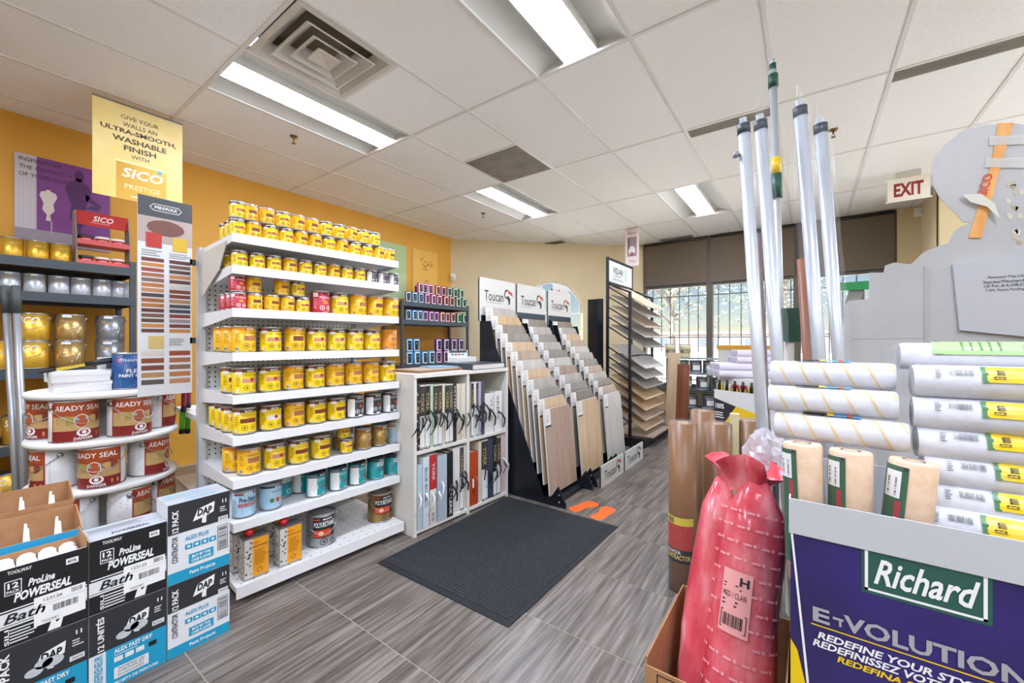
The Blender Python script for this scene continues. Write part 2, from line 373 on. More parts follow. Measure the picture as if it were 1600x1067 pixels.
m_dif = mat('#c9c3b8', .55); m_dk = mat('#928c82', .7)
t = thing('air_diffuser', 'square stepped ceiling air diffuser with dusty beige louvres', 'vent', (-2.278, 1.273, HC))
b = MB()
def sqring(b, r0, z0, r1, z1, m):
    v = [(sx * r0, sy * r0, z0) for sx, sy in ((-1, -1), (1, -1), (1, 1), (-1, 1))] + [(sx * r1, sy * r1, z1) for sx, sy in ((-1, -1), (1, -1), (1, 1), (-1, 1))]
    b.add(v, [(i, (i + 1) % 4, 4 + (i + 1) % 4, 4 + i) for i in range(4)], m)
b = MB(); sqring(b, .29, -.003, .26, -.006, m_dif); sqring(b, .26, -.006, .20, .05, m_dif); sqring(b, .2, .05, .2, .1, m_dk); b.box(-.29, -.29, .1, .29, .29, .11, m_dk); b.build('frame', t)
for r0, r1, z in ((.205, .14, -.012), (.135, .08, -.014), (.07, .0, -.016)):
    b = MB(); sqring(b, r0, z, r0 - .008, z - .004, m_dif); sqring(b, r0 - .008, z - .004, max(r1, .002), z + (.05 if r1 else .004), m_dif); sqring(b, r0, z, max(r1 - .01, .002), z + .06, m_dif); b.build('louvre', t)
b = MB(); m_vent = noise_mat('vent_mesh', ['#6f6761', '#8a817a'], 9, rough=.7)
b.box(.012, .012, .002, GX - .012, GY / 2 - .012, .014, m_vent)
tag(b.build('return_grille', None, (-2.578, 2.18 + GY / 2, HC - .002)), 'dark grey square return air grille in the ceiling', 'vent')
for (x, y), lb in zip(slots, ('grey slot air vent in the ceiling behind the silver poles', 'long grey slot air vent in the ceiling at the right edge')):
    t = thing('slot_vent', lb, 'vent', (x, y, HC), 0, 'slot vents'); b = MB().box(.01, .012, .004, GX - .01, .148, .014, mat('#77736c', .6)); b.build('backing', t)
    sl = MB().box(.01, 0, -.001, GX - .01, .006, .006, mat('#a09b92', .5)).mesh('slat')
    for i in range(7): obj('slat', sl, t, (0, .018 + i * .018, 0))
for (x, y), lb in (((-3.75, 5.86), 'small ceiling register near the angled beige wall'), ((-1.95, 6.74), 'small ceiling register close to the left window blind')):
    t = thing('ceiling_register', lb, 'vent', (x, y, HC - .012), 0, 'small ceiling registers'); MB().box(0, 0, 0, .5, .13, .01, mat('#9a958b', .5)).build('frame', t)
    sl = MB().box(.02, 0, -.004, .48, .012, 0, mat('#5d5a55', .6)).mesh('slat')
    for i in range(4): obj('slat', sl, t, (0, .015 + i * .03, 0))
brass = mat('#8a6a48', .4, .8)
for (x, y), lb in (((459, 213), 'brass fire sprinkler head near the stepped air diffuser'), ((755, 333), 'brass fire sprinkler head left of the third ceiling light'), ((1302, 203), 'brass fire sprinkler head right of the silver poles')):
    p = atZ(x, y, HC); t = thing('sprinkler', lb, 'sprinkler', (p.x, p.y, HC), 0, 'fire sprinklers')
    MB().lathe([(.0, -.012), (.022, -.01), (.03, 0), (0, 0)], brass, 12).build('escutcheon', t)
    b = MB().tube([(0, 0, -.008), (0, 0, -.03)], .007, brass, 6); b.tube([(-.003, 0, -.03), (-.011, 0, -.042), (0, 0, -.056)], .0025, brass, 5); b.tube([(.003, 0, -.03), (.011, 0, -.042), (0, 0, -.056)], .0025, brass, 5); b.build('body', t)
    MB().lathe([(0, -.06), (.016, -.059), (.016, -.056), (0, -.055)], brass, 10).build('deflector', t)
for (x, y), lb in (((652, 125), 'wire ceiling hook beside the air diffuser'), ((738, 183), 'wire ceiling hook at the grid crossing in mid ceiling')):
    p = atZ(x, y, HC); tag(MB().tube([(0, 0, 0), (0, 0, -.012), (.01, 0, -.022), (.02, 0, -.018), (.022, 0, -.008)], .0016, steel, 5).build('ceiling_hook', None, p), lb, 'hook', 'ceiling hooks')
# exit sign and motion sensors
t = thing('exit_sign', 'white exit sign with red letters hanging from the ceiling', 'sign', (.79, 5.45, 2.62))
MB().box(-.15, .0, -.1, .15, .05, .1, mat('#e9e2d4', .5)).build('body', t); MB().box(-.09, .01, .1, .09, .045, HC - 2.62, mat('#c9c3b6', .5)).build('canopy', t)
b = MB(); mp = planar((-.15, 0, -.1), (1, 0, 0), (0, 0, 1)); b.text(mp, 'EXIT', .045, .035, .21, .13, mat('#8f1d18', .5), 2, 0, .035); b.build('lettering', t)
for q in (-.112, .1): MB().box(-.165, -.004, q, .165, .0, q + .012, mat('#e9e2d4', .5)).build('rim', t)
for p, rz, lb in ((atY(1435, 331, 6.85), 0, 'white motion sensor high in the corner under the exit sign'), (Vector((-4.58, 4.7, 2.17)), R(30), 'white motion sensor at the meeting of yellow and beige walls')):
    t = thing('motion_sensor', lb, 'sensor', p, rz, 'motion sensors'); MB().box(-.035, 0, -.05, .035, .035, .05, white).build('housing', t)
    MB().lathe([(0, -.02), (.022, -.018), (.022, .018), (0, .02)], mat('#d8d8d6', .2), 12, True, (0, .0, -.012)).build('lens', t)

# ------------------------------------------------------------------ white gondola shelving with paint and stain cans
GA = R(4.2); gP = Vector((-1.986, .718, 0)); gy = Vector((math.sin(GA), math.cos(GA), 0)); gx = Vector((math.cos(GA), -math.sin(GA), 0)); GL = .848
def gond(x, t):         # floor point where a sight column crosses the line t behind the deck front
    r = ray(x, 533.5); k = (gP - gx * t).dot(gx) / r.dot(gx); return Vector((r.x * k, r.y * k, 0))
SH = [1.615, 1.475, 1.284, 1.089, .9, .717, .528, .339]
m_shelf = mat('#efeeed', .4); m_peg = dot_mat('pegboard', '#e3e1dd', '#2a2a2a', .0254, .0042)
g = thing('gondola_shelving', 'tall white metal gondola with pegboard back and nine shelves', 'shelving unit', gP, -GA)
MB().box(-.575, -.01, .04, -.565, GL + .01, 1.62, m_peg).build('back_panel', g)
MB().box(-1.07, -.01, .3, -.6, GL + .01, .33, m_shelf).build('rear_shelf', g); MB().box(-1.07, -.01, .72, -.6, GL + .01, .75, m_shelf).build('rear_shelf', g)
MB().box(-1.07, -.01, .04, -.6, GL + .01, .1, m_shelf).build('rear_deck', g)
for y in (-.012, GL - .02): MB().box(-.6, y, 0, -.545, y + .03, 1.625, mat('#cfcfcd', .4)).build('upright', g)
MB().box(-.56, .02, 0, -.05, GL - .02, .035, black).build('kick_base', g)
b = MB().box(-.565, 0, .055, 0, GL, .079, dot_mat('deck_holes', '#e6e4e0', '#6a6a68', .05, .004, axes='xy')); b.build('deck', g)
MB().box(-.004, 0, .03, .004, GL, .082, m_shelf).build('deck_lip', g)
for k, z in enumerate(SH):
    f0 = -.065 + .002 * k
    b = MB().box(-.565, .002, z - .026, f0, GL - .002, z - .004, m_shelf); o = b.build('shelf', g)
    MB().box(f0, 0, z - .036, f0 + .012, GL, z + .003, m_shelf).build('shelf_lip', o)
    for y in (.0, GL - .004):
        MB().prism([(-.565, z - .075), (-.565, z), (f0, z), (f0, z - .035)], lambda u, v, w: Vector((u, y + w, v)), .003, m_shelf).build('bracket', o)
MB().prism([(-.52, 1.51), (-.45, 1.585), (-.09, 1.585), (-.2, 1.47), (-.5, 1.36)], lambda u, v, w: Vector((u, -.012 + w, v)), .004, mat('#cfc8b8', .5)).build('price_card', g)
rim = mat('#9fa1a3', .32, .9); lidm = mat('#b5b6b8', .3, .9)
YE = '#f5cf14'; YO = '#f6bd1a'
def can(name, lb, r, h, body, prints, lidmat=lidm, rimm=rim, n=24, handle=False):
    t = thing(name, lb, 'paint can')
    mb = body if not isinstance(body, str) else mat(body, .35)
    b = MB().lathe([(r * .97, 0), (r, .004), (r, h - .006)], mb, n); b.build('body', t)
    b = MB().lathe([(r * .985, .0), (r * 1.02, .001), (r * 1.02, .005), (r, .007)], rimm, n)
    b.build('base_rim', t)
    MB().lathe([(r, h - .008), (r * 1.025, h - .006), (r * 1.025, h), (r * .93, h), (r * .91, h - .006), (r * .6, h - .007), (r * .55, h - .003), (0, h - .003)], lidmat, n).build('lid', t)
    b = MB(); prints(b, cyl(r), r, h); b.build('label', t)
    if handle: bail(t, r, h)
    return t
def bail(t, r, h, drop=.55):
    for s in (-1, 1): MB().lathe([(0, -.004), (.011, -.003), (.011, .003), (0, .004)], steel, 10, True, (0, 0, 0), 1, 1, Matrix.Translation((0, s * (r + .002), h * .84)) @ Matrix.Rotation(R(90), 4, 'X')).build('handle_ear', t)
    pts = []
    for i in range(15):
        a = math.pi * i / 14; pts.append(((r + .012) * math.sin(a) * 1.02, -(r + .004) * math.cos(a), h * .84 - math.sin(a) * h * drop * .75))
    MB().tube(pts, .0016, steel, 5).build('bail_handle', t)
m_ye = mat(YE, .35); m_yo = mat(YO, .35); wood1 = mat('#b5734a', .5); wood2 = mat('#7c3f26', .5); wood3 = mat('#d08f72', .5); m_logo = mat('#3a4050', .5); m_plum = mat('#5a3a3c', .5); m_or = mat('#ee8f1e', .4)
def logo(b, mp, u, v, w, h, bg=None, txt=None):
    b.poly(mp, [(u + .12 * w, v), (u + .88 * w, v), (u + w, v + h / 2), (u + .88 * w, v + h), (u + .12 * w, v + h), (u, v + h / 2)], bg or m_logo, 2)
    b.text(mp, 'MINWAX', u + .14 * w, v + .22 * h, .72 * w, .56 * h, txt or inkw, 3, 0, .02)
def circles(b, mp, r, h, m, u0=0, v0=.24):
    for du in (-.36, .36):
        b.ring(mp, u0 + du * r, v0 * h, .27 * r, .045 * r, m, 2, 12); b.disc(mp, u0 + du * r, v0 * h, .1 * r, .1 * r, m, 2, 6)
def classic(wood):
    def f(b, mp, r, h):
        b.rect(mp, -3.0 * r, .82 * h, 3.0 * r, .93 * h, m_plum, 1, 20); b.rect(mp, -1.35 * r, .73 * h, -.75 * r, .84 * h, inkw, 2, 3)
        b.rect(mp, -1.3 * r, .85 * h, -.8 * r, .92 * h, mat('#a05a58', .5), 2, 3)
        logo(b, mp, -.5 * r, .8 * h, 1.0 * r, .12 * h); b.text(mp, 'WOOD FINISH', -.6 * r, .68 * h, 1.2 * r, .06 * h, mat('#b98a10', .5))
        b.rect(mp, -.75 * r, .42 * h, .75 * r, .58 * h, wood, 1, 6); b.disc(mp, .1 * r, .53 * h, .17 * r, .07 * h, mat('#a8261c', .5), 2, 8)
        circles(b, mp, r, h, mat('#5d5010', .5), 0, .24); b.text(mp, '946 ml', -.2 * r, .05 * h, .4 * r, .045 * h, inkb)
        b.lines(mp, -1.3 * r, .3 * h, .45 * r, .38 * h, 6, mat('#a98a10', .5)); b.rect(mp, -1.28 * r, .08 * h, -1.02 * r, .22 * h, mat('#d8d4c0', .5), 1, 2)
    return f
def banded(wood):
    def f(b, mp, r, h):
        b.rect(mp, -3.1 * r, .86 * h, 3.1 * r, .93 * h, m_or, 1, 20)
        logo(b, mp, -.5 * r, .83 * h, 1.0 * r, .1 * h); b.text(mp, 'WOOD FINISH', -.6 * r, .7 * h, 1.2 * r, .07 * h, mat('#8a5c10', .5))
        b.rect(mp, -.55 * r, .45 * h, .55 * r, .64 * h, wood, 1, 5); circles(b, mp, r, h, mat('#5d4010', .5), 0, .25)
        b.text(mp, '946 ml', -.25 * r, .05 * h, .5 * r, .045 * h, inkb); b.lines(mp, -1.35 * r, .35 * h, .5 * r, .4 * h, 6, mat('#b5850e', .5))
        b.rect(mp, -1.3 * r, .07 * h, -1.0 * r, .22 * h, mat('#e0d6c4', .5), 1, 2); b.barcode(mp, -1.28 * r, .09 * h, .26 * r, .1 * h, inkb, 2, 7)
    return f
def redp(b, mp, r, h):
    b.rect(mp, -1.35 * r, .72 * h, -.8 * r, .9 * h, inkw, 1, 3); logo(b, mp, -.5 * r, .82 * h, r, .12 * h, mat('#b8b4b4', .4), inkb)
    b.text(mp, 'POLYSHADES', -.65 * r, .66 * h, 1.3 * r, .09 * h, inkw); b.disc(mp, 0, .5 * h, .3 * r, .09 * h, mat('#e08a3a', .5), 1); circles(b, mp, r, h, inkw, 0, .26); b.text(mp, '946 ml', -.25 * r, .06 * h, .5 * r, .05 * h, inkw)
    b.lines(mp, -1.3 * r, .2 * h, .45 * r, .48 * h, 8, mat('#e7b4b0', .5))
def darkp(b, mp, r, h):
    b.rect(mp, -1.6 * r, .02 * h, -.62 * r, .84 * h, inkw, 1, 6); b.rect(mp, -1.6 * r, .84 * h, -.62 * r, .9 * h, mat('#8a3b3b', .5), 1, 6); logo(b, mp, -.45 * r, .82 * h, r, .12 * h, mat('#7a7f8a', .4))
    b.text(mp, 'POLYURETHANE', -.55 * r, .68 * h, 1.2 * r, .1 * h, inkw); b.poly(mp, [(-.5 * r, .52 * h), (.1 * r, .6 * h), (.6 * r, .5 * h), (.1 * r, .46 * h)], mat('#8e9aa5', .4), 1)
    b.disc(mp, .1 * r, .5 * h, .2 * r, .08 * h, mat('#c2452a', .4), 2); circles(b, mp, r, h, inkw, .05 * r, .27); b.rect(mp, -.2 * r, .05 * h, .3 * r, .12 * h, inkw, 1, 2); b.lines(mp, -1.5 * r, .1 * h, .7 * r, .66 * h, 10, mat('#a9a9a9', .5))
def tealp(b, mp, r, h):
    b.rect(mp, -1.6 * r, .02 * h, -.55 * r, .88 * h, inkw, 1, 6); b.rect(mp, -1.6 * r, .8 * h, -.55 * r, .87 * h, mat('#6b4a55', .5), 2, 6); b.rect(mp, -.55 * r, .84 * h, 3 * r, .95 * h, mat('#2b3442', .5), 1, 16)
    logo(b, mp, -.4 * r, .84 * h, r, .11 * h); b.text(mp, 'POLYCRYLIC', -.45 * r, .66 * h, 1.1 * r, .09 * h, inkw); b.poly(mp, [(-.5 * r, .3 * h), (.1 * r, .42 * h), (-.5 * r, .5 * h)], mat('#bfe4e4', .4), 1)
    b.disc(mp, .15 * r, .38 * h, .16 * r, .07 * h, mat('#a83c30', .4), 2); b.text(mp, '946 ml', 0, .08 * h, .5 * r, .06 * h, inkw); b.lines(mp, -1.5 * r, .1 * h, .8 * r, .64 * h, 10, mat('#a9a9a9', .5))
def teal2(b, mp, r, h):
    b.rect(mp, -3 * r, .84 * h, 3 * r, .95 * h, mat('#2b3442', .5), 1, 18); logo(b, mp, -.5 * r, .84 * h, r, .11 * h); b.rect(mp, -.65 * r, .62 * h, .75 * r, .8 * h, inkw, 1, 5)
    b.text(mp, 'Polycrylic', -.6 * r, .62 * h, 1.3 * r, .17 * h, mat('#17555c', .4)); b.disc(mp, -.4 * r, .48 * h, .22 * r, .07 * h, mat('#3d7fb0', .4), 1); b.disc(mp, .35 * r, .45 * h, .25 * r, .07 * h, mat('#a83c50', .4), 1)
    b.ring(mp, .1 * r, .24 * h, .24 * r, .06 * r, inkw, 2); b.lines(mp, -1.3 * r, .1 * h, .6 * r, .5 * h, 7, mat('#6fc3c3', .5))
def goldp(c):
    def f(b, mp, r, h):
        b.rect(mp, -1.2 * r, .8 * h, -.5 * r, .92 * h, mat('#a8532a', .5), 1, 4); logo(b, mp, -.45 * r, .8 * h, 1.1 * r, .12 * h, inkb); b.text(mp, 'Performance', -.6 * r, .64 * h, 1.3 * r, .12 * h, mat('#e9d27a', .4))
        b.poly(mp, [(-.65 * r, .42 * h), (.2 * r, .42 * h), (.35 * r, .6 * h), (-.6 * r, .6 * h)], c, 1); b.poly(mp, [(.25 * r, .42 * h), (.65 * r, .42 * h), (.7 * r, .6 * h), (.4 * r, .6 * h)], inkw, 1); b.ring(mp, .25 * r, .22 * h, .22 * r, .05 * r, inkb, 2); b.lines(mp, -1.3 * r, .1 * h, .5 * r, .6 * h, 8, mat('#6a5a38', .5))
    return f
def prestain(b, mp, r, h):
    b.rect(mp, -1.3 * r, .84 * h, -.5 * r, .91 * h, mat('#a83a44', .5), 1, 3); logo(b, mp, -.55 * r, .82 * h, 1.15 * r, .12 * h); b.text(mp, 'Pre-Stain', -.8 * r, .56 * h, 1.5 * r, .2 * h, mat('#23365e', .5), 2, 0, .02)
    b.rect(mp, -.9 * r, .4 * h, .9 * r, .52 * h, mat('#b5263a', .5), 1, 6); b.text(mp, 'WOOD CONDITIONER', -.8 * r, .43 * h, 1.6 * r, .06 * h, inkw); b.lines(mp, -.6 * r, .1 * h, 1.2 * r, .24 * h, 4, mat('#5b7088', .5)); b.lines(mp, -1.5 * r, .1 * h, .5 * r, .6 * h, 8, mat('#8aa0b0', .5))
def lightblue(b, mp, r, h):
    b.rect(mp, -3 * r, .84 * h, 3 * r, .93 * h, mat('#3d3f4c', .5), 1, 18); logo(b, mp, -.45 * r, .83 * h, r, .11 * h); b.text(mp, 'WOOD PREP', -.6 * r, .66 * h, 1.2 * r, .08 * h, mat('#3d5a78', .5))
    for du, c in ((-.55, '#4f7a3a'), (0, '#b04a2a'), (.5, '#c8a030')): b.rect(mp, (du - .17) * r, .28 * h, (du + .17) * r, .44 * h, mat(c, .5), 1, 2)
    b.lines(mp, -.4 * r, .08 * h, .8 * r, .12 * h, 2, mat('#5b7088', .5))
def polyg(b, mp, r, h):
    b.rect(mp, -.75 * r, .3 * h, .85 * r, .92 * h, inkb, 1, 8); b.rect(mp, -.72 * r, .83 * h, -.25 * r, .88 * h, mat('#c0492a', .5), 2, 2); logo(b, mp, -.2 * r, .8 * h, .95 * r, .1 * h, mat('#30333a', .5))
    b.text(mp, 'POLYURETHANE', -.68 * r, .62 * h, 1.5 * r, .16 * h, inkw, 2, 0, .015); b.rect(mp, -.72 * r, .33 * h, .5 * r, .54 * h, mat('#d8482a', .4), 2, 6); b.disc(mp, -.2 * r, .43 * h, .18 * r, .07 * h, mat('#f0c890', .4), 3)
    circles(b, mp, r, h, mat('#3c3c3c', .5), .35 * r, .17)
QR, QH, HR, HH = .0468, .121, .0322, .078
def small(k): return {'y': ('small yellow wood stain can', m_ye, classic(wood1)), 'o': ('small yellow can with an orange band', m_yo, banded(wood2)), 'd': ('small black and white varnish can', mat('#23252a', .4), darkp), 'r': ('small red varnish can', mat('#c02238', .4), redp)}[k]
PROTO = {}
def proto(kind, r, h, desc, body, pr, **kw):
    if kind not in PROTO: PROTO[kind] = can('paint_can', desc, r, h, body, pr, **kw); PROTO[kind]['desc'] = desc
    return PROTO[kind]
KINDS = {'y': ('yellow wood stain can', m_ye, classic(wood3)), 'Y': ('yellow wood stain can with dark wood strip', m_ye, classic(wood2)), 'w': ('yellow stain can with pale strip', m_ye, classic(mat('#ece4dc', .5))), 'o': ('orange-banded yellow stain can', m_yo, banded(wood1)), 'O': ('orange-banded stain can with dark strip', m_yo, banded(wood2)), 'n': ('orange stain can', mat('#e98f24', .35), banded(wood1)),
         'r': ('red varnish can', mat('#c02238', .4), redp), 'd': ('black and white varnish can', mat('#23252a', .4), darkp), 't': ('teal and white clear coat can', mat('#159a9e', .35), tealp), 'T': ('all teal clear coat can', mat('#159a9e', .35), teal2),
         'g': ('gold metallic can with tan strip', mat('#b08c50', .35, .6), goldp(mat('#e8b48c', .4))), 'G': ('gold metallic can with black strip', mat('#b08c50', .35, .6), goldp(inkb)), 'b': ('grey blue can with orange strip', mat('#8fa6b4', .35), goldp(mat('#e07a34', .4))),
         'p': ('pale blue wood conditioner can', mat('#a9cde0', .35), prestain), 'P': ('pale blue can with three little pictures', mat('#a5c4d8', .35), lightblue)}
def get(kind, sm):
    d = small(kind) if sm and kind in 'yodr' else KINDS[kind]
    kw = {}
    if kind in 'tT': kw['lidmat'] = mat('#2b3038', .4)
    if kind == 'n': kw['lidmat'] = mat('#e98f24', .35)
    desc = d[0] if not (sm and kind not in 'yodr') else 'small ' + d[0]
    return proto(kind + ('s' if sm else ''), HR if sm else QR, HH if sm else QH, desc, d[1], d[2], **kw)
SN = ['top shelf', 'second shelf', 'third shelf', 'fourth shelf', 'fifth shelf', 'sixth shelf', 'seventh shelf', 'eighth shelf', 'bottom deck']
def row(sh, items, extra='', layer=0, t=None, sm=False, where='behind the left end can'):
    items = list(items)
    z = (SH + [.079])[sh] + .0005
    for i, (x, k) in enumerate(items):
        s2 = sm if k[-1] != '*' else not sm
        k = k[0]; pr = get(k, s2); r = HR if s2 else QR
        tt = (.075 + r + .012) if t is None else t
        p = gond(x, tt); L_ = (p - gP).dot(gy)
        if L_ < r + .006: p += gy * (r + .006 - L_)
        p.z = z + layer
        lb = '%s, %s%s, gondola %s' % (pr['desc'], extra, ORD[i] + ' from left' if len(items) > 1 else where, SN[sh])
        place(pr, p, -GA + .22 + random.uniform(-.14, .12), lb, 'cans on the gondola ' + SN[sh])
row(0, zip((367.3, 395, 421.5, 447, 470, 492, 513.5, 534, 553.7, 573, 591, 608), 'yoyyooyoyyoo'), 'lower layer, ', 0, None, True)
row(0, zip((362, 390, 416.5, 442, 465.5, 487.5, 509, 529.5, 549, 567.5, 585), 'yooyooyyoyy'), 'stacked layer, ', HH + .001, .118, True)
row(0, [(349.5, 'y')], '', 0, .185, True); row(0, [(342, 'y')], '', 0, .26, True, 'rearmost at the left end')
row(1, zip((374, 401.7, 428, 453, 477, 500, 521.5, 542, 561.5, 580.5, 598, 614.5), 'yyyoyyoyyddd'), '', 0, None, True)
row(1, [(357, 'y')], '', 0, .2, True)
row(2, [(372, 'r'), (397.5, 'o'), (424.5, 'o'), (449, 'o'), (472.5, 'y')], 'lower small one, ', 0, None, True)
row(2, [(500, 'r'), (530, 'y'), (558.7, 'o'), (585.5, 'O'), (610, 'o')], 'full size, ')
row(2, [(367, 'r'), (395.5, 'o'), (440, 'o'), (465.5, 'y')], 'stacked layer, ', HH + .001, .118, True)
row(2, [(358.5, 'r')], '', 0, .19, True); row(2, [(348, 'r')], '', 0, .27, True, 'rearmost at the left end')
row(3, [(381, 'o'), (422.5, 'y'), (460, 'O'), (494, 'y'), (525, 'y'), (554, 'y'), (581, 'y'), (607.5, 'n')])
row(3, [(352, 'o')], '', 0, .24); row(3, [(334, 'o')], '', 0, .36, False, 'rearmost at the left end')
row(4, [(381, 'y'), (421, 'y'), (458, 'o'), (492, 'y'), (523, 'o'), (552, 'o'), (579, 'o'), (604.7, 'y')])
row(4, [(357, 'Y')], '', 0, .24)
row(5, [(382, 'Y'), (422.5, 'w'), (459.5, 'o'), (493.7, 'Y'), (525, 'Y'), (554.5, 'd'), (582, 'd'), (609, 'd')])
for i, (x, t_) in enumerate(((362, .235), (348, .335), (336, .435))): row(5, [(x, 'y')], '', 0, t_, False, ['second', 'third', 'rearmost'][i] + ' in the left end column')
row(6, [(389, 'o'), (429, 'y'), (466, 'Y'), (501, 'Y'), (541, 'y*'), (567, 'g'), (592, 'G'), (614, 'b')])
p = get('y', True); q = gond(537.5, .13); q.z = SH[6] + HH + .002; place(p, q, -GA, 'small yellow stain can stacked on another on the gondola seventh shelf', 'cans on the gondola seventh shelf')
row(6, [(366, 'o')], '', 0, .235); row(6, [(529, 'G*')], '', 0, .235, False, 'behind the stacked small cans')
row(7, [(381, 'p'), (423, 'P'), (493, 't'), (527.5, 't'), (557.5, 't'), (586.5, 'T'), (613, 'T')])
row(7, [(470, 't'), (441, 'T')], 'rear row, ', 0, .25)
# big pails and rectangular solvent tins on the deck
pail = proto('gal', .07, .168, 'silver varnish pail with wire handle', mat('#a8a9ab', .32, .7), polyg, handle=True)
q = gond(502, .13); q.z = .0795; place(pail, q, -GA - .25, 'large silver varnish pail with wire handle on the gondola bottom deck')
pg = can('paint_can', '', .07, .168, mat('#a5854c', .32, .7), polyg, handle=True); q = gond(594, .15); q.z = .0795
place(pg, q, -GA - .25, 'large gold varnish pail at the right end of the gondola bottom deck')
def tin():
    t = thing('solvent_tin', '', 'tin'); h = .185; w = .05; d = .032; m = mat('#b8b5ae', .35, .5)
    b = MB().box(-d, -w, 0, d, w, h, m); b.box(-d - .001, -w - .001, 0, d + .001, w + .001, .006, rim); b.box(-d - .001, -w - .001, h - .006, d + .001, w + .001, h, rim); b.build('body', t)
    b = MB().lathe([(.014, h), (.014, h + .004), (.0165, h + .005), (.0165, h + .025), (0, h + .026)], mat('#cf1f2a', .4), 14, True, (0, -.02, 0)); b.build('cap', t)
    b = MB(); mp = planar((d, -w, 0), (0, 1, 0), (0, 0, 1)); o_ = mat('#f0a21e', .45)
    b.rect(mp, .034, .008, .098, h - .008, o_, 1); b.rect(mp, .002, .008, .034, h - .008, mat('#d5cfc4', .5), 1)
    for i in range(14): u = random.uniform(.006, .028); v = random.uniform(.015, .16); b.rect(mp, u - .003, v, u + random.uniform(.002, .005), v + random.uniform(.003, .009), mat('#4a453e', .6), 2)
    b.text(mp, 'decapant-peint', .02, h - .05, .076, .012, inkb, 3); b.text(mp, 'Stripper', .024, h - .034, .04, .012, mat('#b03a2a', .5), 3, .3); b.lines(mp, .042, .055, .05, .07, 9, mat('#a8690e', .5)); b.ring(mp, .062, .032, .011, .002, inkb, 2)
    mp2 = planar((-d, -w, 0), (1, 0, 0), (0, 0, 1)); b.rect(mp2, .003, .008, 2 * d - .003, h - .008, mat('#d5cfc4', .5), 1)
    for i in range(16): u = random.uniform(.008, .05); v = random.uniform(.015, .16); b.rect(mp2, u - .003, v, u + random.uniform(.002, .006), v + random.uniform(.003, .009), mat('#4a453e', .6), 2)
    b.build('label', t); return t
tp = tin()
for x, t_, lb in ((397, .06, 'orange solvent tin with red cap at the left front of the deck'), (450, .06, 'orange solvent tin with red cap standing beside the silver pail'), (380, .165, 'orange solvent tin half hidden behind the left front tin'), (432, .2, 'orange solvent tin at the rear between the two front tins')):
    q = gond(x, t_); q.z = .0795; place(tp, q, -GA + random.uniform(-.08, .08), lb, 'solvent tins on the deck')

# ------------------------------------------------------------------ wallpaper-book shelf beside the gondola
BA = R(4.0); bP = Vector((-1.846, 1.574, 0)); by = Vector((math.sin(BA), math.cos(BA), 0)); bx = Vector((math.cos(BA), -math.sin(BA), 0)); BL = .838; BD = .37
m_lam = mat('#e6e2d8', .45)
k = thing('cube_shelf', 'white two-by-two cube shelf holding wallpaper sample books', 'bookcase', bP, -BA)
for y in (0, .425, BL - .02): MB().box(-BD, y, 0, 0, y + .02, .925, m_lam).build('side_panel' if y != .425 else 'divider', k)
for z in (.015, .475): MB().box(-BD, .02, z, -.003, .425, z + .02, m_lam).build('shelf', k); MB().box(-BD, .445, z, -.003, BL - .02, z + .02, m_lam).build('shelf', k)
MB().box(-BD, 0, .925, .004, BL, .947, m_lam).build('top', k); MB().box(-BD - .008, 0, .02, -BD, BL, .93, m_lam).build('back_panel', k)
def bpos(x):
    r = ray(x, 533.5); q = bP.dot(bx) / r.dot(bx); return (Vector((r.x * q, r.y * q, 0)) - bP).dot(by)
strapm = mat('#1c1d20', .6); wstrap = mat('#e4e2de', .6)
def book(x0, x1, z0, h, col, prints, label, strap=None, dep=.33, out=.0, col2=None):
    bm_ = lambda x: .0225 + (x - 643.5) / 76 * .4 if x < 724 else .448 + (max(x, 728.5) - 728.5) / 58 * (BL - .022 - .45)
    a, c = bm_(x0) + .0007, bm_(x1) - .0007; w = c - a
    p = bP + by * ((a + c) / 2) + bx * (out - .012); p.z = z0
    t = thing('sample_book', label, 'book', p, -BA, 'wallpaper sample books')
    MB().box(-dep, -w / 2 + .0015, .004, -.004, w / 2 - .0015, h - .006, mat('#d9d4c8', .8)).build('pages', t)
    b = MB().box(-dep, -w / 2, 0, 0, -w / 2 + .0015, h, mat(col2 or col, .5)); b.box(-dep, w / 2 - .0015, 0, 0, w / 2, h, mat(col2 or col, .5)); b.box(-.004, -w / 2, 0, 0, w / 2, h, mat(col, .5)); b.build('cover', t)
    b = MB(); mp = planar((0, -w / 2, 0), (0, 1, 0), (0, 0, 1)); prints(b, mp, w, h)
    if b.v: b.build('spine_print', t)
    if strap:
        m = strapm if strap[0] == 'k' else wstrap; z = float(strap[1:]) * h; b = MB(); s = random.choice((-1, 1)); q = .03 + random.uniform(0, .02)
        b.ribbon([(0, 0, z), (q * .7, s * .012, z - .02), (q, s * .028, z - .055), (q * .6, s * .04, z - .095), (.006, s * .05, z - .12)], (.2, .8, .3), .012, m)
        b.build('strap', t)
        if random.random() < .7: MB().ribbon([(0, 0, z - .01), (q * .8, -s * .018, z + .01), (q * 1.1, -s * .03, z - .03), (q * .5, -s * .02, z - .08)], (.1, .9, .2), .011, m).build('strap', t)
def york(dark='#3a3632', top=.98):
    def f(b, mp, w, h):
        b.rect(mp, 0, .52 * h, w, top * h, mat(dark, .5), 1); b.text(mp, 'YORK', .2 * w, .58 * h, .6 * w, .3 * h, mat('#c9b27a', .5), 2, 0, 0, -1)
        b.rect(mp, .08 * w, .02 * h, .92 * w, .42 * h, inkw, 1); b.rect(mp, .1 * w, 0.0, .9 * w, .035 * h, inkb, 2); b.rect(mp, .3 * w, .012 * h, .7 * w, .026 * h, inkw, 3)
    return f
def plain(b, mp, w, h):
    for v in (.2, .5, .8): b.disc(mp, w / 2, v * h, .0025, .0025, mat('#6a6a6a', .4, .5), 1, 8)
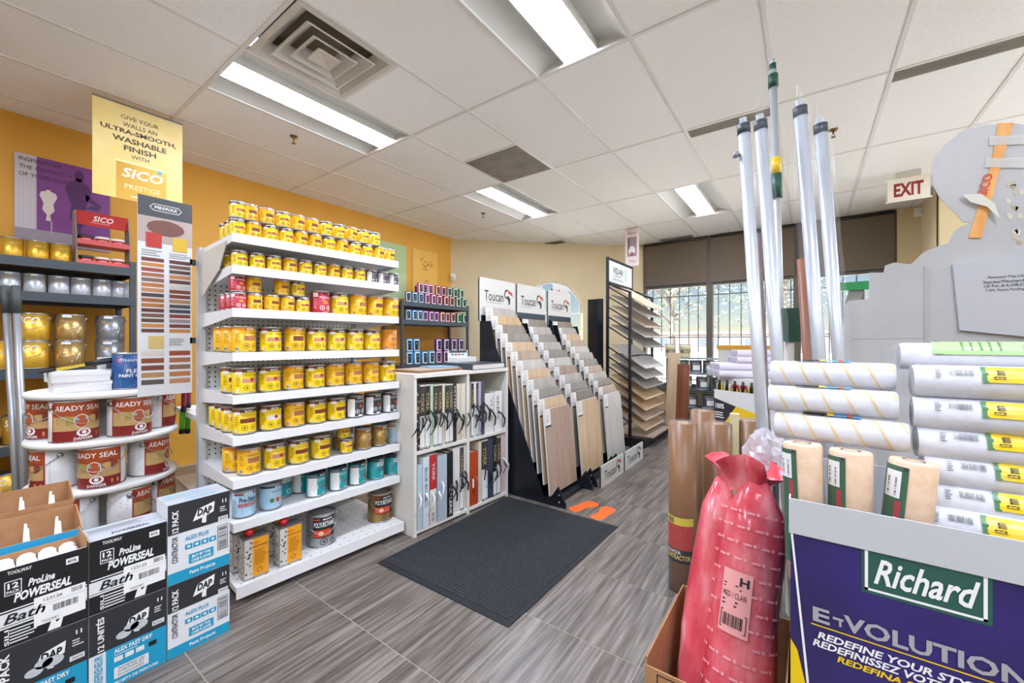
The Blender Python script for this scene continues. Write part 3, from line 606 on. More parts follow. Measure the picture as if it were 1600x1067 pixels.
def floral(b, mp, w, h):
    for i in range(26): b.disc(mp, random.uniform(.15, .85) * w, random.uniform(.05, .95) * h, random.uniform(.003, .006), random.uniform(.003, .008), mat(random.choice(['#d9b64a', '#a84a3a', '#e4dcc0', '#7a8a5a', '#c9c9b0']), .6), 1, 8)
def vert(txt, c, u0=.2, w_=.6, v0=.1, h_=.6, extra=None):
    def f(b, mp, w, h):
        if extra: extra(b, mp, w, h)
        b.text(mp, txt, u0 * w, v0 * h, w_ * w, h_ * h, mat(c, .5), 3, 0, .01, -1)
    return f
zu, zl = .4955, .0355
UP = [(643.5, 649, .385, '#2d2b28', floral, 'dark floral patterned sample book at the left of the upper shelf', 'k.55'), (649, 656, .385, '#e4e0d6', york(), None, 'k.5'), (656, 663.5, .385, '#e2ddd2', york('#2a2725'), None, 'k.62'), (663.5, 668, .385, '#b8d2b4', plain, 'thin pale green sample book on the upper shelf', None), (668, 675, .38, '#e4e0d6', york(), None, 'k.52'), (675, 681.5, .38, '#d9d4c8', york('#4a3a30'), None, 'k.55'), (681.5, 685.5, .38, '#e0d8bc', plain, 'thin cream sample book among the dark lettered ones', None),
      (685.5, 692.5, .375, '#dfdbd2', york(), None, 'k.6'), (692.5, 698.5, .375, '#dfdbd2', york('#55504a'), None, 'k.55'), (698.5, 704, .375, '#2a2826', vert('PATTERN', '#e8e4da', .25, .5, .5, .45), 'narrow black sample book with white upright lettering, upper shelf', 'k.5')]
n = 0
for x0, x1, h, c, pr, lb, st in UP:
    if lb is None: n += 1; lb = 'dark lettered sample book, %s from left on the upper shelf' % ORD[n - 1]
    book(x0, x1, zu, h, c, pr, lb, st)
UP2 = [(704, 711, .37, '#dcd2bf', plain, 'beige sample book left of its twin on the upper shelf', None), (711, 719, .37, '#e0d6c4', plain, 'wider beige sample book next to the shelf divider', 'k.45')]
for a in UP2: book(*a[:2], zu, *a[2:])
UP3 = [(732.5, 736.2, .37, '#e2ded4', york(), 'dark lettered sample book just right of the divider', 'k.6'), (736.2, 740, .37, '#e8e6e0', plain, 'thin white sample book right of the divider, upper shelf', 'k.4'), (740, 743.2, .37, '#d8d8dc', york('#3a3836'), 'narrow gold lettered sample book beside the lavender one', None), (743.2, 747.5, .37, '#b9b3d2', plain, 'lavender sample book on the upper shelf', 'k.55'), (747.5, 752.5, .37, '#5a5654', plain, 'dark grey sample book beside the big white boxes', 'k.6')]
for a in UP3: book(*a[:2], zu, *a[2:])
book(753, 768, zu, .28, '#e6e4e0', vert('VLLA', '#a9a9a9', .6, .3, .3, .6, plain), 'big white sample binder with black strap on the upper shelf', 'k.6', .3)
book(768.5, 782, zu, .285, '#ebe9e5', vert('SEED', '#8a8a8a', .3, .3, .3, .6, plain), 'big white sample binder at the right end, upper shelf', 'k.5', .3)
LO = [(643.5, 651, .38, '#b7ccd8', plain, 'pale blue sample book at the left of the lower shelf', 'w.55'), (651, 660.5, .415, '#d8e0e4', vert('BLUE BOOK', '#4a6a94', .3, .4, .35, .5), 'tall pale blue lettered sample book on the lower shelf', None), (661, 671, .42, '#e2dcd6', vert('YORK', '#f0d8d4', .3, .45, .62, .26, lambda b, mp, w, h: (b.rect(mp, 0, .5 * h, w, h, mat('#c22a2c', .5), 1), b.text(mp, '6150', .25 * w, .04 * h, .5 * w, .12 * h, inkb, 2, 0, 0, -1))), 'red topped white sample book on the lower shelf', 'w.45'),
      (672, 687, .4, '#b4c2cc', plain, 'thick grey blue sample book with white strap, lower shelf', 'w.6'), (687.5, 696.5, .405, '#1c1c1e', vert('GALERIE', '#e8e8e6', .3, .45, .04, .42), 'black sample book with white lettering on the lower shelf', 'k.5'), (697, 709.5, .42, '#e4e1da', plain, 'wide white sample book behind the black one, lower shelf', 'k.5'), (709.5, 716, .42, '#e2ded6', york('#4a4440'), 'brown and white sample book left of the lower divider', 'k.55'), (716, 719.5, .42, '#d9d6ce', plain, 'thin off-white sample book at the lower divider', 'k.6')]
for a in LO: book(*a[:2], zl, *a[2:], out=.012 if a[0] < 690 else .0)
LO2 = [(728.5, 742.3, .36, '#b8431e', plain, 'orange sample case with handle on the lower shelf', None), (743, 748, .42, '#ded2bd', plain, 'cream sample book right of the orange case', None), (748, 758, .42, '#e2ded4', york(), 'dark lettered sample book right of the orange case', 'k.55'), (758, 766.5, .42, '#3a4656', plain, 'navy sample book on the lower shelf', 'k.5'), (766.5, 773, .42, '#26262a', york('#1c1c1e'), 'black and white sample book right of the navy one', 'k.5'), (773, 779.5, .42, '#e6e2da', york('#3a3836'), 'white and dark sample book beside the pink one', 'k.55'), (779.7, 786.5, .43, '#d9c3bd', plain, 'pale pink sample book at the right end of the lower shelf', 'w.6')]
for a in LO2: book(*a[:2], zl, *a[2:])
hb = [o for o in D.objects if o.get('label') == 'orange sample case with handle on the lower shelf'][0]
MB().tube([(0, 0, .2), (.03, .004, .19), (.036, .006, .15), (.03, .004, .11), (0, 0, .1)], .006, mat('#c24a22', .4), 8).build('handle', hb); MB().box(0, -.008, .12, .002, .008, .18, inkw).build('spine_label', hb)
# on top of the cube shelf
def ontop(u, v, z=.9475): p = bP + by * v - bx * u; p.z = z; return p
o = MB().box(-.13, -.2, 0, .13, .2, .014, mat('#8a6a4a', .5)).box(-.125, -.195, .014, .125, .195, .016, mat('#b39a80', .5)); tag(o.build('sample_binder', None, ontop(.2, .26), -BA + .1), 'flat brown sample binder lying on the cube shelf top', 'book')
tag(MB().box(-.08, -.13, 0, .08, .13, .008, mat('#7fa8c8', .4)).build('brochure', None, ontop(.22, .4, .964), -BA - .25), 'blue brochure lying over the brown binder', 'brochure')
t = thing('thick_binder', 'thick dark grey binder lying at the front of the cube shelf top', 'book', ontop(.17, .64), -BA + .06)
MB().box(-.15, -.17, .004, .158, .17, .036, mat('#d6d2ca', .8)).build('pages', t); b = MB().box(-.155, -.18, 0, .16, .18, .004, dgrey); b.box(-.155, -.18, .036, .16, .18, .04, dgrey); b.box(-.155, -.18, 0, .16, -.175, .04, dgrey); b.build('cover', t)
t = thing('tester_tray', 'small white counter display with coloured dots at the cube shelf back', 'display', ontop(.3, .66, .988), -BA)
MB().box(-.05, -.1, 0, .05, .1, .035, white).build('tray', t); b = MB().box(-.05, -.1, .035, -.046, .1, .085, offw); b.build('header', t); b = MB(); mp = planar((-.046, -.1, .035), (0, 1, 0), (0, 0, 1))
b.rect(mp, .01, .032, .19, .048, dgrey, 1)
for i, c in enumerate(('#4a6ab0', '#9a3a8a', '#c23a5a', '#3a9a9a')): b.rect(mp, .03 + i * .035, .012, .055 + i * .035, .025, mat(c, .4), 1)
b.build('header_print', t)

# ------------------------------------------------------------------ wood floor sample racks with tilted boards
WOODS = [noise_mat('wood_%d' % i, c, 3.2, (5, 5, .5), .42, .03, 7, nrough=.6) for i, c in enumerate([('#c9a884', '#d8bb98', '#e0c8a8'), ('#aaa39b', '#bcb5ad', '#cbc5bd'), ('#8d8680', '#9d968f', '#b0a9a2'), ('#c2a078', '#d4b58c', '#dfc6a0'), ('#b39c86', '#c2ac96', '#cfbca8'), ('#857a70', '#988c80', '#a99d90'), ('#c4bdb4', '#d0cac2', '#dad5ce'), ('#a88f7c', '#b49b88', '#bfa896')])]
def bird(b, mp, u, v, s, k=2):
    b.poly(mp, [(u, v + .6 * s), (u + .1 * s, v + .9 * s), (u + .35 * s, v + s), (u + .5 * s, v + .85 * s), (u + .38 * s, v + .9 * s), (u + .18 * s, v + .82 * s), (u + .1 * s, v + .6 * s), (u + .22 * s, v + .42 * s), (u + .14 * s, v + .38 * s)], inkb, k)
    b.poly(mp, [(u + .42 * s, v + .97 * s), (u + .85 * s, v + .82 * s), (u + s, v + .55 * s), (u + .75 * s, v + .66 * s), (u + .5 * s, v + .74 * s)], mat('#d2362e', .5), k)
    b.poly(mp, [(u + .15 * s, v + .45 * s), (u + .45 * s, v + .6 * s), (u + .7 * s, v + .4 * s), (u + .66 * s, v + .0), (u + .5 * s, v + .0), (u + .46 * s, v + .25 * s), (u + .3 * s, v + .38 * s)], dgrey, k)
def toucan(b, mp, u, v, w, h):
    b.text(mp, 'Toucan', u, v + .2 * h, .66 * w, .55 * h, dgrey, 2, 0, .004); bird(b, mp, u + .68 * w, v + .1 * h, min(.34 * w, .9 * h)); b.lines(mp, u + .06 * w, v + .08 * h, .6 * w, .07 * h, 1, mat('#9a9a9a', .5))
def rrect(u0, v0, u1, v1, r, n=5):
    o = []
    for cx, cy, a in ((u1 - r, v1 - r, 0), (u0 + r, v1 - r, 90), (u0 + r, v0, None), (u1 - r, v0, None)):
        if a is None: o.append((u0, v0) if cx < u1 - r else (u1, v0)); continue
        for i in range(n + 1): q = R(a + 90 * i / n); o.append((cx + r * math.cos(q), cy + r * math.sin(q)))
    return o
dark = mat('#141920', .35)
tagm = mat('#efeeea', .6)
RK = [('left', 2.45, 12, 2.4, 2.88, 1.65), ('middle', 2.96, 11, 2.95, 3.42, 1.655), ('right', 3.49, 12, 3.475, 3.95, 1.655)]
for ri, (nm, y0, nb, hy0, hy1, zt) in enumerate(RK):
    t = thing('sample_rack', '%s floor sample rack with white bird-logo header board and black sides' % nm, 'display rack', (-1.75, y0 + .22, 0), 0, 'floor sample racks')
    Y = lambda y: y - y0 - .22
    for q, (s0) in enumerate((0, .43)):
        MB().prism([(-.33, 0), (.42, 0), (.42, .03), (.36, .14), (.3, .05), (.24, .05), (-.19, 1.1), (-.24, 1.3), (-.33, 1.3)], lambda u, v, w: Vector((u, -.22 + s0 + w, v)), .012, dark).build('side_panel', t)
    MB().box(-.345, -.22, .0, -.33, .222, 1.35, dark).build('back_board', t); MB().box(-.3, -.208, .0, .34, .21, .03, dark).build('base', t)
    fn = lambda u, v, w: Vector((-.345 + w, u, v))
    MB().prism(rrect(-.24, 1.3, .24, zt, .025), fn, .014, offw, dgrey).build('header_board', t)
    b = MB(); mp = planar((-.331, -.24, 1.3), (0, 1, 0), (0, 0, 1)); b.rect(mp, .004, .0, .476, .1, mat('#3a4450', .5) if ri else offw, 1); toucan(b, mp, .06, .14, .38, .15); b.build('header_print', t)
    for s in (-.2, .2):
        for z in (.035, .085): MB().lathe([(0, -.002), (.007, -.001), (.007, .001), (0, .002)], steel, 8, True, (0, 0, 0), 1, 1, Matrix.Translation((.37, s * 1.11, z)) @ Matrix.Rotation(R(90), 4, 'X')).build('bolt', t)
    wds = [7, 0, 2, 1, 0, 6, 4, 0, 2, 5, 3, 1, 0] if ri == 0 else ([0, 5, 2, 1, 7, 6, 2, 1, 2, 1, 5] if ri == 1 else [6, 4, 5, 1, 4, 2, 1, 6, 4, 0, 1, 5])
    bw, bh = .412, .6
    poly = [(-bw / 2, 0), (bw / 2, 0), (bw / 2, bh - .05), (bw / 2 - .04, bh), (-bw / 2, bh)]
    bm = [MB().prism(poly, lambda u, v, w: Vector((-w, u, v)), .011, m, mat('#e2ddd4', .6)).mesh('board') for m in WOODS]
    tb = MB(); mp = planar((.001, -bw / 2, bh - .125), (0, 1, 0), (0, 0, 1)); tb.box(.0, -bw / 2 + .004, bh - .125, .0015, -bw / 2 + .082, bh - .004, tagm); mp = planar((.0015, -bw / 2, bh - .125), (0, 1, 0), (0, 0, 1)); tb.text(mp, 'Toucan', .014, .1, .04, .01, red, 1); tb.lines(mp, .014, .03, .05, .06, 5, mat('#b0aeaa', .5), 1); tb.rect(mp, .004, 0, .082, .012, dgrey, 1); tm = tb.mesh('info_tag')
    for i in range(nb):
        f = i / (nb - 1); x = .29 - .53 * f; z = .055 + (.76 if ri == 0 else .69) * f
        o = thing('sample_board', 'wood-look floor sample board, %s from the front in the %s bird-logo rack' % (ORD[i], nm), 'sample board', (-1.75 + x, y0 + .221, z), 0, 'floor sample boards in the racks', (0, R(-5), 0))
        obj('board', bm[wds[i % len(wds)]], o); obj('info_tag', tm, o)
# spare header standing behind the right rack, and two floor signs
t = thing('spare_header', 'small white bird-logo header board standing up behind the right rack', 'sign', (-2.28, 3.9, 0)); MB().box(-.01, -.02, 0, 0, .0, 1.72, dgrey).build('post', t); MB().box(-.01, .36, 0, 0, .38, 1.62, dgrey).build('post', t)
MB().prism(rrect(0, 1.55, .36, 1.78, .02), lambda u, v, w: Vector((w, u, v)), .012, offw).build('board', t); b = MB(); mp = planar((.012, 0, 1.55), (0, 1, 0), (0, 0, 1)); b.text(mp, 'Toucan', .1, .1, .22, .07, red, 2, 0, .01); b.poly(mp, [(.04, .1), (.07, .17), (.1, .12)], red, 2); b.build('board_print', t)
for y, lb in ((2.965, 'white bird-logo floor sign in front of the middle rack'), (3.475, 'white bird-logo floor sign in front of the right rack')):
    t = thing('floor_sign', lb, 'sign', (-1.3, y, 0), 0, 'bird-logo floor signs'); MB().box(-.01, 0, 0, 0, .485, .165, offw).build('panel', t); MB().box(-.012, -.006, 0, .001, 0, .165, dgrey).build('edge_strip', t)
    b = MB(); toucan(b, planar((0, 0, 0), (0, 1, 0), (0, 0, 1)), .07, .02, .36, .125); b.build('panel_print', t)
# tall black tile rack with sloping boards
t = thing('tile_rack', 'tall black metal rack with sloping flooring samples and white header', 'display rack', (0, 0, 0))
VX0, VX1, VY0, VY1 = -1.84, -1.58, 4.38, 5.16; bk = mat('#1b1c20', .4)
for x, z in ((VX0, 2.1), (VX1, 1.69)):
    for y in (VY0, VY1): MB().box(x - .014, y - .014, 0, x + .014, y + .014, z if y == VY0 or x == VX1 else 2.1, bk).build('post', t)
MB().box(VX0 - .01, VY0, 2.07, VX0 + .012, VY1, 2.1, bk).build('top_rail', t); MB().box(VX0 - .01, VY0, 1.8, VX0 + .012, VY1, 1.825, bk).build('top_rail', t)
MB().box(VX0 - .004, VY0 + .014, 1.825, VX0 + .008, VY1 - .014, 2.07, mat('#c6cac8', .5)).build('header_panel', t)
b = MB(); mp = planar((VX0 + .008, VY0, 1.825), (0, 1, 0), (0, 0, 1)); b.text(mp, 'VIDAR', .13, .11, .34, .075, mat('#26282b', .5), 2, 0, .015); b.text(mp, 'FLOORING', .17, .075, .24, .025, mat('#2a2d30', .5)); b.text(mp, 'DESIGN', .13, .03, .34, .028, mat('#3a3d40', .5))
for i in range(5): b.poly(mp, [(.55, .06 + i * .03), (.6, .085 + i * .03), (.61, .1 + i * .03), (.56, .08 + i * .03)], mat('#5a7a58', .5)); b.poly(mp, [(.55, .06 + i * .03), (.5, .085 + i * .03), (.49, .1 + i * .03), (.54, .08 + i * .03)], mat('#5a7a58', .5))
b.build('header_print', t)
MB().box(VX0 - .05, VY0 - .06, 0, -1.4, VY1 + .06, .1, bk).build('base', t)
zs = [1.52, 1.41, 1.29, 1.18, 1.07, .84, .73, .62, .5, .385, .275, .165, .1]
for y in (VY0, VY1):
    MB().tube([(VX0, y, 1.8), (VX1, y, 1.68)], .012, bk, 6).build('side_rail', t)
    for z in zs[:-1]: MB().tube([(VX0, y, z + .245), (VX1, y, z + .08)], .008, bk, 6).build('side_rail', t)
MB().tube([(VX1, VY0, .98), (VX1, VY1, .98)], .008, bk, 6).build('cross_rail', t)
MB().tube([(VX0 + .05, VY0 + .1, 1.0), (VX1 + .1, VY1 - .2, .97)], .005, bk, 6).build('cross_rail', t)
vb = [MB().box(0, -.35, 0, .47, .35, .011, m).mesh('board') for m in WOODS]
for i, z in enumerate(zs):
    k = (0, 2, 4, 1, 2, 6, 1, 2, 3, 3, 4, 0, 7)[i]
    o = obj('flooring_sample', vb[k], None, (VX0 + .025, (VY0 + VY1) / 2, z + .256), 0, (0, R(33) if i < 12 else 0, 0))
    if i == 12: o.location = (VX0 + .03, (VY0 + VY1) / 2, .101)
    tag(o, 'sloping flooring sample, %s from the top in the tall black rack' % ORD[i], 'sample board', 'flooring samples in the black rack')
tag(MB().box(atY(919, 533, 4.32).x - VX0 + .0, -.012, 0, -.03, .012, atY(921, 468, 4.32).z, mat('#1a232c', .12)).build('display_panel', None, (VX0, 4.32, 0)), 'glossy black panel left of the tall black tile rack', 'panel')
for x, y, w, h, m, tilt, lb in ((1049, 5.55, .16, 1.0, WOODS[0], -6, 'pale oak plank leaning right of the tall black rack'), (1064, 5.3, .15, .86, noise_mat('wood_red', ['#7c4630', '#8f5439', '#9c6248'], 3, (5, 5, .5), .35), -7, 'reddish brown plank leaning in front of the pale one')):
    p = atY(x, 600, y); tag(MB().box(-w / 2, 0, 0, w / 2, .014, h, m).build('plank', None, (p.x, y, 0), 0, (R(tilt), 0, R(-4))), lb, 'plank', 'leaning planks')
# mat and footprints
m_mat = noise_mat('mat_pile', ['#202124', '#2c2e31', '#3a3c40'], 70, (1, 3, 1), .9, .35, 4, perobj=False)
t = thing('floor_mat', 'charcoal ribbed entrance mat with black rubber border on the floor', 'mat', (0, 0, 0))
mc = [Vector((-1.789, 1.285, 0)), Vector((-.963, 1.303, 0)), Vector((-.943, 2.408, 0)), Vector((-1.765, 2.3, 0))]
mc[3] = Vector((-1.785, 2.39, 0)); cen = sum(mc, Vector()) / 4
ins = [cen + (p - cen) * .945 for p in mc]
b = MB(); v = [p + Vector((0, 0, .0005)) for p in mc] + [p + Vector((0, 0, .004)) for p in mc] + [p + Vector((0, 0, .008)) for p in ins]
b.add(v, [(0, 1, 5, 4), (1, 2, 6, 5), (2, 3, 7, 6), (3, 0, 4, 7)] + [(4 + i, 4 + (i + 1) % 4, 8 + (i + 1) % 4, 8 + i) for i in range(4)] + [(3, 2, 1, 0)], mat('#1c1d20', .7)); b.build('border', t)
b = MB(); NR = 60
for i in range(NR):
    f0, f1 = i / NR, (i + .62) / NR
    q = [ins[0].lerp(ins[3], f0), ins[1].lerp(ins[2], f0), ins[1].lerp(ins[2], f1), ins[0].lerp(ins[3], f1)]
    b.add([p + Vector((0, 0, .008)) for p in q] + [p + Vector((0, 0, .0105)) for p in q], [(4, 5, 6, 7), (0, 1, 5, 4), (2, 3, 7, 6)], m_mat)
b.add([p + Vector((0, 0, .0082)) for p in ins], [(0, 1, 2, 3)], m_mat); o = b.build('pile', t); o['kind'] = 'stuff'
orf = mat('#ff6a1e', .5)
sole = [(0, -.13), (.035, -.125), (.042, -.09), (.034, -.04), (.03, 0), (.045, .05), (.05, .09), (.035, .125), (.005, .135), (-.03, .12), (-.045, .08), (-.04, .03), (-.032, -.03), (-.035, -.09), (-.025, -.12)]
for (x, y), rz, mx, lb in (((911, 791), R(-40), 1, 'orange footprint sticker on the floor nearer the racks'), ((943, 802), R(-22), -1, 'orange footprint sticker on the floor farther from the racks')):
    p = atZ(x, y, 0); b = MB(); b.prism([(u * mx * 1.15, v * .9) for u, v in (sole if mx > 0 else sole)], lambda u, v, w: Vector((u, v, .0004 + w)), .0008, orf); tag(b.build('footprint_sticker', None, (p.x, p.y, 0), R(20) + rz), lb, 'floor sticker', 'orange footprints')

# ------------------------------------------------------------------ left: wall shelving, posters, hanging signs
sg = mat('#3f464b', .5)
def rackunit(label, x0, x1, y0, y1, h, shelves, lip=.06, wall_side=True):
    t = thing('steel_shelving', label, 'shelving unit', (0, 0, 0))
    for x in (x0, x1 - .03):
        for y in (y0, y1 - .035): MB().box(x, y, 0, x + .03, y + .035, h, sg).build('post', t)
    for z in shelves:
        o = MB().box(x0 + .005, y0 + .005, z - .018, x1 - .005, y1 - .005, z - .003, mat('#8f7a58', .7)).build('shelf', t)
        MB().box(x1 - .004, y0, z - lip, x1 + .004, y1, z, sg).build('shelf_beam', o); MB().box(x0, y0, z - lip, x0 + .008, y1, z, sg).build('shelf_beam', o)
        for y in (y0, y1 - .008): MB().box(x0 + .03, y, z - lip, x1 - .03, y + .008, z - .004, sg).build('shelf_beam', o)
    return t
LZ = [1.692, 1.468, .957, .47, .1]
rackunit('dark grey steel shelving with paint against the yellow wall at left', -4.6, -4.12, -.9, .823, 1.74, LZ)
def lx(x, X): return atX(x, 533.5, X).y
gold = mat('#dcae3a', .34, .6); tan = mat('#b8965a', .28, .7); grey = mat('#b4b6ba', .3, .3); dkg = mat('#8c8e92', .3, .6)
def sico(b, mp, r, h): b.text(mp, 'SICO', -.75 * r, .62 * h, 1.4 * r, .24 * h, mat('#f4efe0', .4), 2, .2, .02); b.lines(mp, -.5 * r, .2 * h, r, .2 * h, 3, mat('#b88a1e', .4))
def leafy(b, mp, r, h):
    b.text(mp, 'Muse', -.5 * r, .62 * h, .8 * r, .2 * h, mat('#c9a86a', .4), 2, .3); b.poly(mp, [(.3 * r, .22 * h), (.55 * r, .42 * h), (.85 * r, .52 * h), (.7 * r, .32 * h)], inkw, 1); b.rect(mp, -.3 * r, .88 * h, .3 * r, .97 * h, inkw, 1, 3); b.lines(mp, -1.2 * r, .1 * h, .8 * r, .14 * h, 2, mat('#e8d8d8', .4))
gq = can('paint_can', '', .054, .132, gold, lambda b, mp, r, h: (b.text(mp, 'SICO', -.4 * r, .66 * h, .8 * r, .1 * h, mat('#e6cc84', .4), 2, .2), b.lines(mp, -.5 * r, .2 * h, r, .2 * h, 3, mat('#b88a1e', .4)))); gr = can('paint_can', '', .052, .128, grey, leafy, lidmat=grey)
for i, x in enumerate((18, 59, 95)): place(gq, (-4.26, lx(x, -4.26), LZ[0]), .2, 'gold paint can, %s from left on top of the grey steel shelving' % ORD[i], 'gold cans on the top shelf')
for i, x in enumerate((14, 54, 92, 126, 159, 188)): place(gr, (-4.25, lx(x, -4.25), LZ[1]), -.1, 'silver grey paint can, %s from left on the second steel shelf' % ORD[i], 'silver cans on the second shelf')
gp = can('paint_pail', '', .079, .186, gold, sico, handle=True); tp_ = can('paint_pail', '', .079, .186, tan, leafy, handle=True); dp = can('paint_pail', '', .079, .186, dkg, leafy, handle=True)
for x, pr, nm in ((50, gp, 'gold'), (109, tp_, 'tan metallic'), (172, dp, 'silver')):
    y = lx(x, -4.24)
    for q in (0, 1): place(pr, (-4.24, y + .004 * q, LZ[2] + q * .187), -.35, '%s paint pail with wire handle, %s of its stack on the third steel shelf' % (nm, ('bottom', 'top')[q]), 'pails on the third shelf')
for i, x in enumerate((-26, 40)): place(gp if i else tp_, (-4.24, lx(x, -4.24) - .02, LZ[3]), -.3, '%s pail on the low steel shelf behind the leaning poles' % ('gold', 'tan')[1 - i], 'pails on the low shelf')
for i, x in enumerate((0, 62, 122)): place((gp, tp_, dp)[i], (-4.24, lx(x, -4.24), LZ[4]), -.3, '%s paint pail on the bottom steel shelf near the floor' % ('gold', 'tan', 'silver')[i], 'pails on the bottom shelf')
place(gp, (-4.24, lx(-12, -4.24) - .01, LZ[2]), -.3, 'gold paint pail at the left frame edge on the third shelf', 'pails on the third shelf')
wp = can('paint_pail', '', .075, .18, mat('#ebe9e6', .4), lambda b, mp, r, h: (b.rect(mp, -1.6 * r, .6 * h, 1.6 * r, .68 * h, mat('#5a3f86', .5), 1, 12), b.lines(mp, -.8 * r, .2 * h, 1.2 * r, .3 * h, 3, mat('#8a8a90', .5))), lidmat=white)
place(wp, (-4.24, lx(98, -4.24), LZ[3]), .2, 'white paint pail with purple stripe on the low steel shelf', 'pails on the low shelf')
# red two-tier filler display
y0, y1 = lx(117, -4.25), lx(202, -4.25); w = y1 - y0
t = thing('counter_display', 'small red two-tier counter display of filler tubs on steel shelving', 'display', (-4.2, y0, LZ[0])); rp = mat('#d8585a', .45); gs = mat('#8d8480', .5)
for y in (0, w - .006): MB().prism([(-.16, 0), (0, 0), (-.02, .26), (-.07, .4), (-.16, .4)], lambda u, v, ww: Vector((u, y + ww, v)), .006, gs).build('side_panel', t)
MB().box(-.075, .006, .3, -.065, w - .006, .4, red).build('header', t); b = MB(); mp = planar((-.065, .006, .3), (0, 1, 0), (0, 0, 1)); b.text(mp, 'SICO', w * .3, .035, w * .38, .04, inkw, 2, .25, .02); b.lines(mp, w * .25, .018, w * .45, .012, 1, mat('#e8a0a0', .5)); b.build('header_print', t)
for z in (.0, .15): MB().box(-.16, .006, z, -.005, w - .006, z + .006, rp).build('tray', t); MB().box(-.008, .006, z, 0, w - .006, z + .035, rp).build('tray_front', t)
for z, s in ((.006, 'lower'), (.156, 'upper')):
    for i in range(3):
        tb = thing('filler_tub', 'red and white filler tub, %s on the %s tier of the red display' % (('left', 'middle', 'right')[i], s), 'tub', (-4.2 - .06, y0 + w * (.2 + .29 * i), LZ[0] + z), 0, 'filler tubs in the red display')
        MB().lathe([(.032, 0), (.037, .05)], red, 16).build('body', tb); MB().lathe([(.039, .05), (.04, .052), (.04, .066), (0, .067)], white if i else dgrey, 16).build('lid', tb)
        b = MB(); b.text(cyl(.036), 'SICO', -.025, .018, .045, .022, inkw, 2, .2, .02); b.build('label', tb)
# posters on the yellow wall
def xposter(name, label, X, ya, yb, za, zb, base, prints, cat='poster', th=.006, parent=None):
    t = thing(name, label, cat, (X, ya, za)); w = yb - ya; h = zb - za
    MB().box(-th, 0, 0, 0, w, h, base).build('sheet', t); b = MB(); prints(b, planar((0, 0, 0), (0, 1, 0), (0, 0, 1)), w, h); b.build('print', t); return t
pur = mat('#7d3f86', .45)
torso = [(.0, .0), (.12, .0), (.1, .2), (.2, .35), (.17, .55), (.26, .8), (.22, .92), (.12, .95), (.1, 1), (.02, 1), (.0, .95), (-.1, .92), (-.14, .8), (-.05, .55), (-.08, .35), (.02, .2)]
def purple(b, mp, w, h):
    b.rect(mp, .21 * w, .02 * h, w, h, pur, 1); b.rect(mp, .0, 0, w, .16 * h, mat('#9a8f98', .5), 2)
    for i in range(5): b.rect(mp, .02 * w + i * .036 * w, .16 * h, .03 * w + i * .036 * w, .95 * h, mat('#cfc8cc', .5), 1)
    b.poly(mp, [(.3 * w + u * .45 * w, .28 * h + v * .36 * h) for u, v in torso], mat('#d8cfc4', .5), 3); b.rect(mp, .35 * w, .12 * h, .365 * w, .28 * h, mat('#b0a59a', .5), 3)
    dk = mat('#522a5c', .45); b.poly(mp, [(.6 * w + u * .7 * w, .1 * h + v * .75 * h) for u, v in torso], dk, 2); b.disc(mp, .65 * w, .88 * h, .055 * w, .07 * h, dk, 2); b.poly(mp, [(.72 * w, .68 * h), (.9 * w, .56 * h), (.86 * w, .5 * h), (.7 * w, .5 * h), (.82 * w, .56 * h), (.72 * w, .6 * h)], dk, 2)
    for i, s in enumerate(('INSPIRED BY', 'THE GRANDEUR', 'OF YOUR IDEAS.')): b.text(mp, s, .04 * w, (.92 - .085 * i) * h, (.42, .54, .52)[i] * w, .045 * h, mat('#57404f', .5), 4)
xposter('wall_poster', 'purple poster with a dress form and its shadow on the yellow wall', -4.64, .266, .765, 1.87, 2.515, mat('#c9c0c6', .5), purple)
def ysign(b, mp, w, h):
    tx = mat('#4a3a20', .5); cy = h
    for s, wd, v, hh, bo in (('GIVE YOUR', .42, .85, .045, 0), ('WALLS AN', .38, .775, .045, 0), ('ULTRA-SMOOTH,', .84, .69, .058, .025), ('WASHABLE', .6, .605, .058, .025), ('FINISH', .36, .52, .058, .025), ('WITH', .2, .45, .042, 0)): b.text(mp, s, (.5 - wd / 2) * w, v * h, wd * w, hh * h, tx, 2, 0, bo)
    b.rect(mp, .24 * w, .0, .8 * w, .4 * h, mat('#b58a2c', .3, .4), 1); b.rect(mp, .24 * w, .39 * h, .8 * w, .41 * h, mat('#f0dc96', .4), 2); b.text(mp, 'SICO', .3 * w, .24 * h, .46 * w, .1 * h, inkw, 2, .2, .02); b.text(mp, 'PRESTIGE', .33 * w, .12 * h, .4 * w, .05 * h, mat('#f2e0a8', .4)); b.disc(mp, .72 * w, .37 * h, .03 * w, .02 * h, mat('#5a8ac0', .4), 3)
    b.lines(mp, .4 * w, .03 * h, .25 * w, .03 * h, 1, inkw)
t = xposter('hanging_sign', 'pale gold sign about washable finish hanging from the ceiling at left', -3.75, .535, 1.005, 2.105, 2.745, noise_mat('gold_card', ['#d4b258', '#dfc374', '#e8d49a'], 2, rough=.4), ysign, 'sign', .004)
for y in (.06, .41): MB().tube([(-.002, y, .63), (-.002, y, HC - 2.105)], .0012, steel, 5).build('hanger', t)
MB().box(-.006, -.0, .635, .002, .47, .645, mat('#6a6a6a', .4)).build('clip_rail', t)
def gpost(b, mp, w, h): b.lines(mp, .1 * w, .1 * h, .6 * w, .3 * h, 6, mat('#dfe4c8', .5)); b.rect(mp, .0, .45 * h, w, h, mat('#a9bd86', .5), 1)
xposter('wall_poster', 'sage green poster half hidden behind the gondola end', -4.64, 3.2, 3.82, 1.75, 2.5, mat('#b3c294', .5), gpost)
